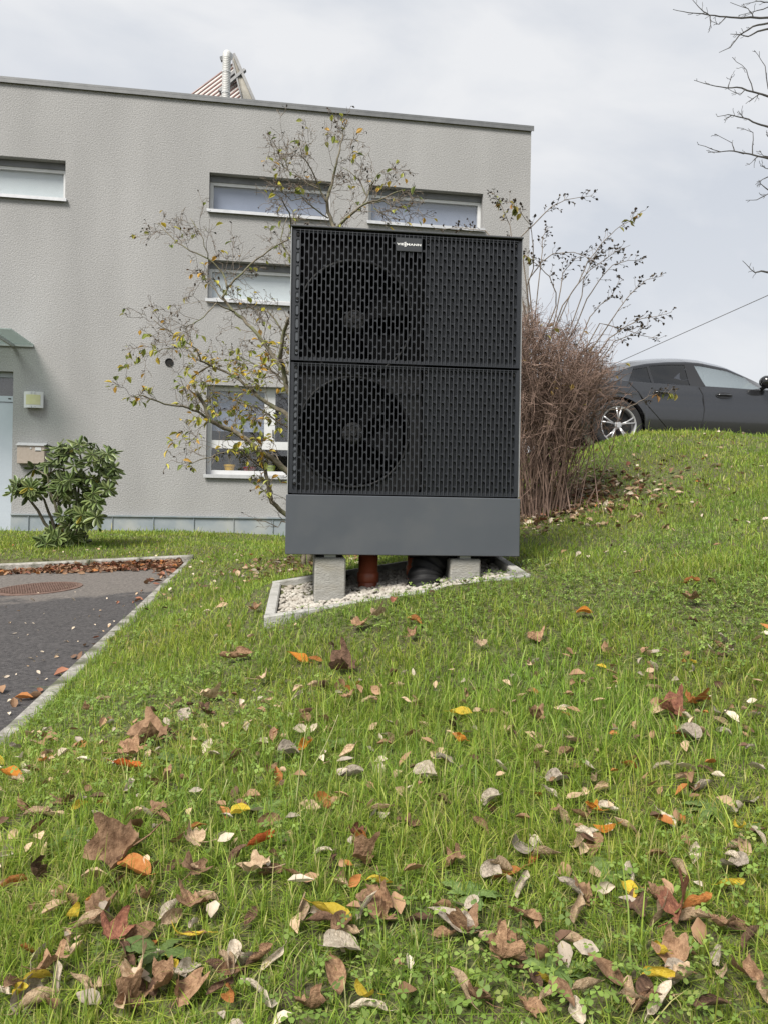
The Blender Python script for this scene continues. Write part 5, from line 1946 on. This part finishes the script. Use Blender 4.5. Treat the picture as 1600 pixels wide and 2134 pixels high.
def weeds():
    """broad leaved rosettes (dandelion, plantain) standing singly in the lawn"""
    spots = [(1262, 1850, .075, 'pale green dandelion rosette in the right foreground'), (370, 1600, .085, 'jagged dandelion rosette beside the grey round leaf at left'),
             (1120, 1440, .05, 'small green weed rosette right of centre in the lawn'), (700, 1560, .05, 'small weed rosette in the middle of the lawn'), (560, 1700, .06, 'weed rosette left of centre among fallen leaves'),
             (980, 1880, .06, 'low weed rosette in the centre foreground'), (330, 2010, .07, 'dark green weed rosette in the left foreground'), (1480, 1700, .06, 'weed rosette near the right edge of the lawn'), (1150, 2040, .06, 'weed rosette at the bottom right of centre'), (160, 1760, .05, 'small weed rosette near the left edge')]
    m = leafmat('weed_leaf', (.10, .17, .045), (.17, .24, .075), 40, rough=.5, trans=.25)
    for (px, py, L, lab) in spots:
        p = hit(px, py)
        root_me = MB()
        nl = random.randint(8, 12)
        for k in range(nl):
            a = k * 2.4 + random.uniform(-.3, .3); el = random.uniform(.15, .75); l_ = L * random.uniform(.7, 1.2)
            d = Vector((math.cos(a) * math.cos(el), math.sin(a) * math.cos(el), math.sin(el)))
            sd_ = Vector((-math.sin(a), math.cos(a), 0)); up = d.cross(sd_) * -1
            vs, fs = [], []
            for i in range(8):
                f = i / 7
                w = l_ * .17 * (math.sin(math.pi * min(f * .85 + .12, 1)) ** .8) * (1 + .35 * (i % 2))
                c = d * (l_ * f) + Vector((0, 0, -.5 * l_ * f * f)) + Vector((0, 0, .012))
                vs += [c - sd_ * w + up * w * .3, c, c + sd_ * w + up * w * .3]
            for i in range(7):
                q_ = i * 3
                fs += [(q_, q_ + 1, q_ + 4, q_ + 3), (q_ + 1, q_ + 2, q_ + 5, q_ + 4)]
            root_me.add(vs, fs)
        o = root_me.build('weed_plant', m, None, smooth=True, recalc=False)
        o.location = p
        tag(o, lab, 'weed', 'weeds in the lawn')

# ------------------------------------------------------------------ fallen leaves
LM = {
    'brown': leafmat('brown_maple_leaf', (.15, .080, .042), (.38, .235, .140), 5, rough=.75, trans=.12),
    'dark': leafmat('dark_brown_leaf', (.065, .036, .022), (.19, .11, .07), 5, rough=.75, trans=.08),
    'red': leafmat('reddish_brown_leaf', (.16, .058, .038), (.36, .16, .095), 5, rough=.7, trans=.15),
    'tan': leafmat('tan_leaf', (.30, .20, .12), (.60, .45, .30), 5, rough=.75, trans=.15),
    'pale': leafmat('pale_beige_leaf', (.42, .34, .25), (.74, .65, .53), 5, rough=.75, trans=.15),
    'grey': leafmat('grey_round_leaf', (.23, .19, .15), (.50, .43, .35), 5, rough=.8, trans=.12),
    'orange': leafmat('orange_leaf', (.52, .17, .02), (.62, .27, .04), 5, rough=.6, trans=.25),
    'rust': leafmat('rust_leaf', (.33, .12, .03), (.44, .19, .06), 5, rough=.65, trans=.2),
    'yellow': leafmat('yellow_leaf', (.58, .42, .03), (.68, .52, .08), 5, rough=.6, trans=.3),
    'scarlet': leafmat('scarlet_leaf', (.46, .09, .02), (.55, .15, .03), 5, rough=.55, trans=.25),
}
def maple_outline(nn=40):
    pts = []
    lob = [(90, 1.0), (35, .88), (145, .88), (-25, .55), (205, .55)]
    for k in range(nn):
        a = -90 + 360 * k / nn
        r = .30
        for c, l in lob:
            dlt = abs((a - c + 180) % 360 - 180)
            r = max(r, l * max(0, 1 - (dlt / 33) ** 1.15) * (.86 + .14 * (k % 2)) + .0)
            r = max(r, .42 * l * max(0, 1 - (dlt / 60) ** 2) + .18)
        if abs((a + 90 + 180) % 360 - 180) < 14: r = .12
        pts.append((r * math.cos(math.radians(a)), r * math.sin(math.radians(a))))
    return pts
def crumple(x, y, k, amt):
    rs = np.random.default_rng(k)
    a = rs.uniform(0, 6.28, 8); z = 0.0
    z += amt * .55 * math.sin(2.2 * x + 1.1 * y + a[0]) + amt * .4 * math.sin(3.5 * y - 1.7 * x + a[1]) + amt * .28 * math.sin(6.0 * x + 3 * y + a[2]) + amt * .2 * math.sin(7 * y + a[3] + 3 * x)
    return z
def leaf_mesh(kind, k):
    mb = MB()
    rs = np.random.default_rng(100 + k)
    curl = rs.uniform(1.0, 3.2)
    fold = rs.uniform(.1, .8); fa = rs.uniform(0, math.pi)
    cdir = rs.uniform(0, math.pi)
    if kind == 'maple':
        out = maple_outline()
        n = len(out); rings = (.25, .5, .75, 1.0)
        vs = [(0, 0)]
        for f in rings: vs += [(p[0] * f, p[1] * f) for p in out]
        fs = [(0, 1 + i, 1 + (i + 1) % n) for i in range(n)]
        for r in range(len(rings) - 1):
            b0, b1 = 1 + r * n, 1 + (r + 1) * n
            fs += [(b0 + i, b1 + i, b1 + (i + 1) % n, b0 + (i + 1) % n) for i in range(n)]
        curl *= .8
        amt = .24
        vein = True
    else:
        asp = {'oval': .50, 'round': .86, 'narrow': .30}[kind]
        NL, NW = 12, 7
        vs, fs = [], []
        for i in range(NL + 1):
            f = i / NL
            w = asp * (math.sin(math.pi * f ** .85) ** (.75 if kind != 'round' else .6)) if 0 < f < 1 else .02
            for j in range(NW):
                g = j / (NW - 1) * 2 - 1
                vs.append((g * w, (f * 2 - 1)))
        for i in range(NL):
            for j in range(NW - 1):
                q_ = i * NW + j
                fs.append((q_, q_ + 1, q_ + NW + 1, q_ + NW))
        amt = .13
        vein = True
        if kind == 'round': curl *= .55
        if kind == 'oval': cdir = rs.uniform(-.35, .35); curl *= 1.5
        if kind == 'narrow': cdir = math.pi / 2 + rs.uniform(-.3, .3); curl *= .8
    V = []
    ca, sa = math.cos(cdir), math.sin(cdir)
    R = 1.0 / max(curl, .05)
    for (x, y) in vs:
        u, v = x * ca + y * sa, -x * sa + y * ca
        th = u / R
        # roll about the v axis
        uu, zz = R * math.sin(th), R * (1 - math.cos(th))
        z = zz + crumple(x, y, 7 * k + 3, amt) + (fold * abs(x * math.cos(fa) + y * math.sin(fa)) if kind == 'maple' else fold * .35 * abs(x))
        if vein:
            z -= .03 * math.exp(-(x / .05) ** 2)
            if kind == 'maple':
                z += .05 * math.cos(math.atan2(y, x) * 10) * min(1, math.hypot(x, y) * 1.5)
        X, Y = uu * ca - v * sa, uu * sa + v * ca
        V.append((X, Y, z))
    if kind == 'maple':      # stalk
        mb.add(V, fs)
        mb.tube([(0, -.05, V[0][2]), (.05, -.5, V[0][2] + .05), (.12, -.85, V[0][2] + .18)], [.022, .018, .016], 4, cap=False)
    else:
        mb.add(V, fs)
        e = V[3]
        mb.tube([(0, -.98, e[2]), (.03, -1.2, e[2] + .04), (.1, -1.4, e[2] + .1)], [.022, .018, .014], 4, cap=False)
    zmin = min(v[2] for v in mb.v); zs = sorted(v[2] for v in mb.v); zoff = zs[len(zs) // 10]
    mb.v = [(v[0], v[1], v[2] - zoff) for v in mb.v]
    me = mb.mesh('fallen_leaf', smooth=True)
    return me
LV = {kd: [leaf_mesh(kd, 10 * i + j) for j in range(7)] for i, kd in enumerate(('maple', 'oval', 'round', 'narrow'))}
_lm_cache = {}
def leaf_obj(kind, colr, var):
    key = (kind, colr, var % 7)
    if key not in _lm_cache:
        me = LV[kind][var % 7].copy(); me.materials.clear(); me.materials.append(LM[colr]); _lm_cache[key] = me
    return _lm_cache[key]
def put_leaf(pos, size, kind, colr, label, group=None, var=None, tilt=.45, lift=.016, rot=None):
    o = link('fallen_leaf', leaf_obj(kind, colr, random.randrange(7) if var is None else var))
    half = size / 2
    o.scale = (half, half, half)
    LEAF_XYR.append((pos.x, pos.y, half * .9))
    o.location = (pos.x, pos.y, pos.z + lift)
    o.rotation_euler = (random.gauss(0, tilt), random.gauss(0, tilt), random.uniform(0, 6.28) if rot is None else rot)
    tag(o, label, 'leaf', group)
    return o
NOTABLE = [
    (265, 1800, 160, 'maple', 'brown', 'largest crumpled brown maple leaf, just above the rust oval leaf'),
    (277, 1848, 95, 'oval', 'rust', 'glossy rust brown oval leaf below the largest maple leaf'),
    (545, 1787, 60, 'oval', 'scarlet', 'bright orange red pointed leaf in the left foreground'),
    (690, 1945, 78, 'oval', 'yellow', 'yellow leaf with green edge standing upright, bottom centre'),
    (385, 1992, 75, 'narrow', 'yellow', 'narrow bright yellow leaf standing upright, bottom left'),
    (20, 1636, 45, 'round', 'orange', 'round orange leaf at the left edge of the lawn'),
    (165, 1712, 40, 'oval', 'yellow', 'small yellow leaf among brown leaves near the left edge'),
    (320, 1563, 125, 'maple', 'brown', 'large rolled brown maple leaf left of centre'),
    (265, 1590, 90, 'maple', 'brown', 'folded brown maple leaf touching the large rolled one'),
    (268, 1622, 55, 'oval', 'scarlet', 'reddish leaf below the rolled maple leaves at left'),
    (410, 1790, 85, 'maple', 'tan', 'tan folded maple leaf right of the largest maple leaf'),
    (400, 1858, 95, 'maple', 'brown', 'brown folded maple leaf right of the rust oval leaf'),
    (540, 1850, 105, 'maple', 'tan', 'broad tan crumpled maple leaf left of bottom centre'),
    (430, 1468, 80, 'maple', 'tan', 'tan crumpled maple leaf in the middle left of the lawn'),
    (420, 1500, 60, 'maple', 'dark', 'dark brown leaf just below the tan maple leaf, middle left'),
    (722, 1412, 80, 'maple', 'dark', 'dark brown curled leaf in the middle of the lawn'),
    (492, 1385, 60, 'oval', 'brown', 'rolled brown leaf left of the gravel bed corner'),
    (620, 1388, 45, 'oval', 'orange', 'orange leaf on the lawn below the gravel bed'),
    (545, 1433, 55, 'maple', 'tan', 'pinkish tan leaf on the lawn below the orange leaf'),
    (662, 1448, 45, 'oval', 'tan', 'tan cone shaped rolled leaf in mid lawn'),
    (635, 1580, 48, 'oval', 'orange', 'orange leaf beside the grey round leaf in mid lawn'),
    (600, 1592, 45, 'round', 'grey', 'grey round leaf touching the orange leaf in mid lawn'),
    (735, 1638, 48, 'round', 'grey', 'dark grey round leaf in the centre of the lawn'),
    (885, 1640, 50, 'round', 'pale', 'pale grey round leaf in the centre of the lawn'),
    (922, 1612, 45, 'oval', 'grey', 'grey brown cupped leaf beside the pale round leaf'),
    (962, 1567, 45, 'narrow', 'orange', 'thin curved orange leaf right of centre'),
    (948, 1535, 50, 'oval', 'dark', 'dark brown leaf above the thin orange leaf'),
    (958, 1507, 45, 'oval', 'yellow', 'pale yellow leaf right of centre in mid lawn'),
    (1440, 1487, 75, 'maple', 'rust', 'orange brown maple leaf at right in mid lawn'),
    (1402, 1508, 75, 'maple', 'red', 'dark red brown maple leaf beside the orange brown one'),
    (1434, 1552, 48, 'round', 'grey', 'grey oval leaf below the orange brown maple leaf'),
    (1218, 1292, 32, 'round', 'orange', 'light orange leaf on the slope right of the gravel bed'),
    (1448, 1265, 62, 'maple', 'brown', 'rolled brown leaf near the right edge of the slope'),
    (1440, 1228, 42, 'oval', 'rust', 'rust leaf above the rolled brown leaf near the right edge'),
    (745, 1318, 60, 'maple', 'brown', 'brown leaf just below the gravel bed edging'),
    (778, 1297, 45, 'maple', 'tan', 'tan upright leaf touching the gravel bed edging'),
    (862, 1310, 36, 'oval', 'rust', 'small rust leaf right of the leaves below the edging'),
    (820, 1265, 30, 'oval', 'red', 'small reddish leaf leaning on the gravel bed edging'),
    (1002, 1360, 40, 'maple', 'tan', 'tan leaf right of centre below the gravel bed'),
    (1240, 1718, 52, 'maple', 'orange', 'orange tan leaf in the right foreground'),
    (1265, 1762, 50, 'narrow', 'orange', 'flat orange leaf below the orange tan leaf'),
    (745, 1775, 65, 'maple', 'red', 'reddish brown pointed leaf in the centre foreground'),
    (680, 1712, 40, 'narrow', 'rust', 'narrow rust leaf standing upright in the centre'),
    (1410, 1942, 125, 'maple', 'red', 'large dark reddish maple leaf in the bottom right'),
    (1320, 1935, 90, 'maple', 'dark', 'very dark brown leaf left of the large reddish maple leaf'),
    (938, 1955, 90, 'oval', 'grey', 'broad grey brown leaf at bottom centre'),
    (1378, 2028, 60, 'narrow', 'yellow', 'thin twisted yellow leaf at the bottom right'),
    (1540, 1757, 42, 'narrow', 'yellow', 'thin yellow leaf near the right edge'),
    (1305, 1888, 40, 'round', 'yellow', 'small yellow leaf below the pale dandelion rosette'),
    (712, 2022, 75, 'round', 'pale', 'large pale skeleton leaf at the bottom centre'),
    (488, 2030, 55, 'oval', 'pale', 'pale folded leaf at the bottom left of centre'),
    (755, 2116, 60, 'narrow', 'yellow', 'yellow leaf at the very bottom edge'),
    (240, 2000, 120, 'maple', 'red', 'reddish brown crumpled maple leaf at the bottom left'),
    (200, 1940, 105, 'maple', 'brown', 'tan brown folded maple leaf above the reddish one at bottom left'),
    (150, 1950, 65, 'narrow', 'yellow', 'thin yellow leaf lying left of the folded brown leaf'),
    (95, 2060, 110, 'maple', 'brown', 'brown maple leaf in the bottom left corner'),
    (280, 2090, 110, 'maple', 'tan', 'tan maple leaf at the bottom edge, left'),
    (75, 1860, 90, 'maple', 'dark', 'dark brown rolled maple leaf at the left edge'),
    (50, 1720, 85, 'maple', 'brown', 'brown maple leaf below the round orange leaf'),
    (335, 1715, 65, 'maple', 'brown', 'folded brown maple leaf above the largest maple leaf'),
    (500, 1725, 40, 'round', 'yellow', 'pale green yellow leaf left of centre'),
    (1410, 2085, 80, 'maple', 'tan', 'tan crumpled leaf at the bottom right edge'),
    (1080, 1800, 60, 'round', 'grey', 'grey round leaf right of centre foreground'),
    (1530, 1835, 60, 'round', 'grey', 'grey round leaf at the right edge foreground'),
    (1190, 1890, 55, 'oval', 'grey', 'flat grey tan leaf left of the pale rosette'),
]
used_px = []
for (px, py, sz, kd, cl, lab) in NOTABLE:
    p = hit(px, py)
    size = sz / FPX * p.y * 1.22
    put_leaf(p, size, kd, cl, lab, None, tilt=.28, lift=.028)
    used_px.append((px, py))
CLASSES = [
    ('oval', 'tan', 'small curled tan leaf lying in the lawn grass', 'curled tan leaves', .050, .28),
    ('oval', 'pale', 'small pale beige curled leaf in the lawn grass', 'pale beige leaves', .042, .16),
    ('maple', 'brown', 'medium crumpled brown maple leaf on the lawn', 'brown maple leaves', .076, .16),
    ('oval', 'brown', 'small rolled brown leaf in the lawn grass', 'rolled brown leaves', .048, .22),
    ('oval', 'dark', 'small dark brown shrivelled leaf in the lawn', 'dark shrivelled leaves', .042, .10),
    ('round', 'grey', 'small greyish round leaf lying in the lawn', 'grey round leaves', .045, .06),
    ('oval', 'rust', 'small rust coloured leaf on the lawn', 'rust coloured leaves', .045, .05),
    ('oval', 'yellow', 'small yellow leaf on the lawn', 'small yellow leaves', .042, .05),
]
LANDMARK = [(265, 1800, 'largest brown maple leaf'), (545, 1787, 'bright orange red pointed leaf'), (690, 1945, 'upright yellow leaf at bottom centre'), (385, 1992, 'narrow upright yellow leaf at bottom left'),
    (20, 1636, 'round orange leaf at the left edge'), (320, 1563, 'large rolled maple leaf'), (540, 1850, 'broad tan maple leaf'), (430, 1468, 'tan maple leaf in mid left lawn'), (722, 1412, 'dark curled leaf in mid lawn'), (492, 1385, 'rolled leaf by the bed corner'),
    (635, 1580, 'orange leaf in mid lawn'), (735, 1638, 'dark grey round leaf'), (885, 1640, 'pale grey round leaf'), (962, 1567, 'thin curved orange leaf'), (1440, 1487, 'orange brown maple leaf at right'), (1218, 1292, 'light orange leaf on the slope'),
    (1448, 1265, 'rolled brown leaf near the right edge'), (745, 1318, 'brown leaf below the edging'), (1002, 1360, 'tan leaf below the gravel bed'), (1240, 1718, 'orange tan leaf in the right foreground'), (745, 1775, 'reddish pointed leaf in the centre foreground'),
    (1410, 1942, 'large reddish maple leaf'), (938, 1955, 'broad grey brown leaf'), (1540, 1757, 'thin yellow leaf near the right edge'), (712, 2022, 'large pale skeleton leaf'), (755, 2116, 'yellow leaf at the bottom edge'), (240, 2000, 'reddish crumpled maple leaf at bottom left'),
    (95, 2060, 'brown maple leaf in the bottom left corner'), (50, 1720, 'brown maple leaf below the orange one'), (1262, 1850, 'pale dandelion rosette'), (1080, 1800, 'grey round leaf right of centre'), (1530, 1835, 'grey round leaf at the right edge'), (1410, 2085, 'tan crumpled leaf at bottom right'), (165, 1712, 'small yellow leaf near the left edge')]
DIRN = ['right of', 'below and right of', 'below', 'below and left of', 'left of', 'above and left of', 'above', 'above and right of']
_taken = set()
def place_label(short, px, py):
    cand = sorted(LANDMARK, key=lambda l: (l[0] - px) ** 2 + (l[1] - py) ** 2)
    for (lx, ly, nm) in cand[:4]:
        a = math.degrees(math.atan2(py - ly, px - lx)) % 360
        d = DIRN[int((a + 22.5) // 45) % 8]
        lab = short + ' ' + d + ' the ' + nm
        if lab not in _taken and len(lab.split()) <= 16:
            _taken.add(lab)
            return lab
    return None
SHORT = {'curled tan leaves': 'small curled tan leaf', 'pale beige leaves': 'small pale beige leaf', 'brown maple leaves': 'crumpled brown maple leaf', 'rolled brown leaves': 'rolled brown leaf', 'dark shrivelled leaves': 'dark shrivelled leaf', 'grey round leaves': 'small grey round leaf', 'rust coloured leaves': 'small rust leaf', 'small yellow leaves': 'small yellow leaf'}
cum = np.cumsum([c[5] for c in CLASSES]); cum /= cum[-1]
cnt = 0
tries = 0
while cnt < 300 - len(NOTABLE) and tries < 6000:
    tries += 1
    px = random.uniform(-20, 1620)
    py = 1180 + 960 * (random.random() ** .62)
    if py > 1550 and random.random() > .50 + .9 * (abs(px - 760) / 800) ** 1.2 + .3 * math.sin(px * .011 + py * .017): continue
    if used_px and py > 1600 and random.random() < .35:      # leaves gather beside others
        qx, qy = random.choice(used_px)
        if qy > 1600: px, py = qx + random.gauss(0, 34), qy + random.gauss(0, 20)
    if py < 1600 and random.random() > .42 + .58 * (py - 1180) / 420 * .5: continue
    p = hit(px, py, 9)
    if p is None or p.y > 8.5 or not lawn_ok(np.array([p.x]), np.array([p.y]), .12)[0] or in_bed(np.array([p.x]), np.array([p.y]), .05)[0]: continue
    if any(abs(px - a) < 16 and abs(py - b) < 9 for a, b in used_px): continue
    used_px.append((px, py))
    kd, cl, lab, grp, sz, _ = CLASSES[int(np.searchsorted(cum, random.random()))]
    put_leaf(p, sz * random.uniform(.85, 1.45), kd, cl, place_label(SHORT[grp], px, py) or lab, grp, tilt=.42, lift=random.uniform(.010, .030))
    cnt += 1

# leaf litter too dense to count: along the kerb, under the shrubs, in the lawn
def litter(name, pts, label, sizes=(.03, .07), cols=(('brown', 4), ('red', 3), ('tan', 2), ('dark', 2), ('orange', 1), ('pale', 1))):
    ms = [LM[c] for c, _ in cols]
    wts = np.array([w for _, w in cols], float); wts /= wts.sum()
    vb, lb, st, tt, mi = [], [], [], [], []
    base = ls = 0
    low = {}
    for (x, y, z) in pts:
        i = int(rng.choice(len(ms), p=wts))
        s = random.uniform(*sizes) / 2
        curl = random.uniform(.3, 1.2); az = random.uniform(0, 6.28); tx, ty = random.gauss(0, .5), random.gauss(0, .5)
        R = np.array(Matrix.Rotation(az, 3, 'Z') @ Matrix.Rotation(ty, 3, 'Y') @ Matrix.Rotation(tx, 3, 'X'))
        co = []
        for f, w in ((-1, .05), (-.4, .5), (.2, .55), (1, .05)):
            for g in (-1, 0, 1):
                co.append((g * w, f, abs(g) * w * curl + .12 * f * f))
        co = np.array(co) @ R.T * s + np.array((x, y, z))
        vb.append(co)
        for a in range(3):
            for b in range(2):
                q_ = base + a * 3 + b
                lb += [q_, q_ + 1, q_ + 4, q_ + 3]; st.append(ls); tt.append(4); mi.append(i); ls += 4
        base += 12
    me = mesh_np(name, np.concatenate(vb), lb, st, tt, ms, smooth=True, mat_idx=mi)
    tag(link(name, me), label, 'leaf litter', kind='stuff')
pts = []
for _ in range(1500):       # heap in the kerb corner
    t = abs(random.gauss(0, .85)); w = abs(random.gauss(0, .13)) * (1.0 if t < 1.2 else .6)
    p = KF - BE * (t + .02) + np.array((BE[1], -BE[0])) * (w + .01)
    pts.append((p[0], p[1], drive_z(*p) + .012 + max(0, .05 - w * .3) * random.random() * (1 if t < 1.3 else .3)))
for _ in range(90):        # along the side kerb
    t = abs(random.gauss(0, .55))
    p = KF - KD * t + np.array((-KD[1], KD[0])) * abs(random.gauss(0, .09)) + np.array((-KD[1], KD[0])) * .02
    pts.append((p[0], p[1], drive_z(*p) + .012))
for _ in range(26):
    p = KN + KD * random.uniform(-.6, 3.4) + np.array((-KD[1], KD[0])) * abs(random.gauss(0, .08))
    pts.append((p[0], p[1], drive_z(*p) + .01))
litter('kerb_leaf_litter', pts, 'heap of reddish brown leaves in the kerb corner', (.035, .085), (('brown', 6), ('red', 4), ('tan', 1), ('dark', 3), ('rust', 1)))
pts = []
for _ in range(150):        # pale scraps on the asphalt
    p = hit(random.uniform(0, 380), random.uniform(1230, 1520), 8)
    a_, b_ = unroll(random.uniform(0, 400), random.uniform(1225, 1510))
    d_ = -DRIVE[0] / (b_ + DRIVE[1] + DRIVE[2] * a_)
    x, y = a_ * d_, d_
    if in_drive(np.array([x]), np.array([y]), -.05)[0]: pts.append((x, y, drive_z(x, y) + .006))
litter('asphalt_leaf_scraps', pts, 'pale leaf scraps scattered on the asphalt driveway', (.012, .03), (('pale', 4), ('grey', 2), ('tan', 2)))
pts = []
for _ in range(1500):
    x, y = 1.35 + random.gauss(0, .45), 6.3 + random.gauss(0, .45)
    pts.append((x, y, g1(x, y) + random.uniform(.004, .03)))
for _ in range(350):
    x, y = -.6 + random.gauss(0, .4), 6.2 + random.gauss(0, .45)
    pts.append((x, y, g1(x, y) + random.uniform(.004, .03)))
litter('shrub_leaf_litter', pts, 'brown leaf litter on the ground under the shrubs', (.03, .075), (('brown', 3), ('tan', 3), ('dark', 2), ('pale', 2), ('red', 1)))
x, y = pick(.9, 2.6, 150)
x2, y2 = pick(3.2, 8.5, 16)
x, y = np.concatenate([x, x2]), np.concatenate([y, y2])
ok = lawn_ok(x, y, .12); x, y = x[ok], y[ok]; z = ground(x, y) + rng.uniform(.012, .036, len(x))
litter('lawn_leaf_litter', list(zip(x, y, z)), 'small scraps of dry leaves scattered through the lawn', (.02, .05), (('tan', 5), ('pale', 3), ('brown', 5), ('dark', 2), ('grey', 2), ('rust', 1)))

# long bent stalks
for (a, b, c, lab) in (((330, 1680), (440, 1760), (470, 1880), 'long pale bent grass stalk in the left foreground'), ((615, 1700), (625, 1590), (640, 1510), 'long upright pale grass stalk in mid lawn'), ((640, 1620), (680, 1560), (705, 1490), 'thin leaning grass stalk beside the upright one')):
    p0 = hit(*a)
    q0 = [p0, P(*b, p0.y - .02), P(*c, p0.y - .03)]
    if q0[2].z < g1(q0[2].x, q0[2].y): q0[2].z = g1(q0[2].x, q0[2].y) + .06
    pts = []
    for t in np.linspace(0, 1, 12):
        pts.append(q0[0] * (1 - t) ** 2 + q0[1] * 2 * t * (1 - t) + q0[2] * t * t)
    m_ = MB(); m_.tube(pts, [.0016 - .0007 * k / 11 for k in range(12)], 5)
    o = m_.build('grass_stalk', M.setdefault('stalk', mat('pale_stalk', (.34, .36, .16), (.42, .42, .2), 30, rough=.6)), None, smooth=True)
    tag(o, lab, 'grass stalk', 'long grass stalks')

weeds()
grass()
clover()
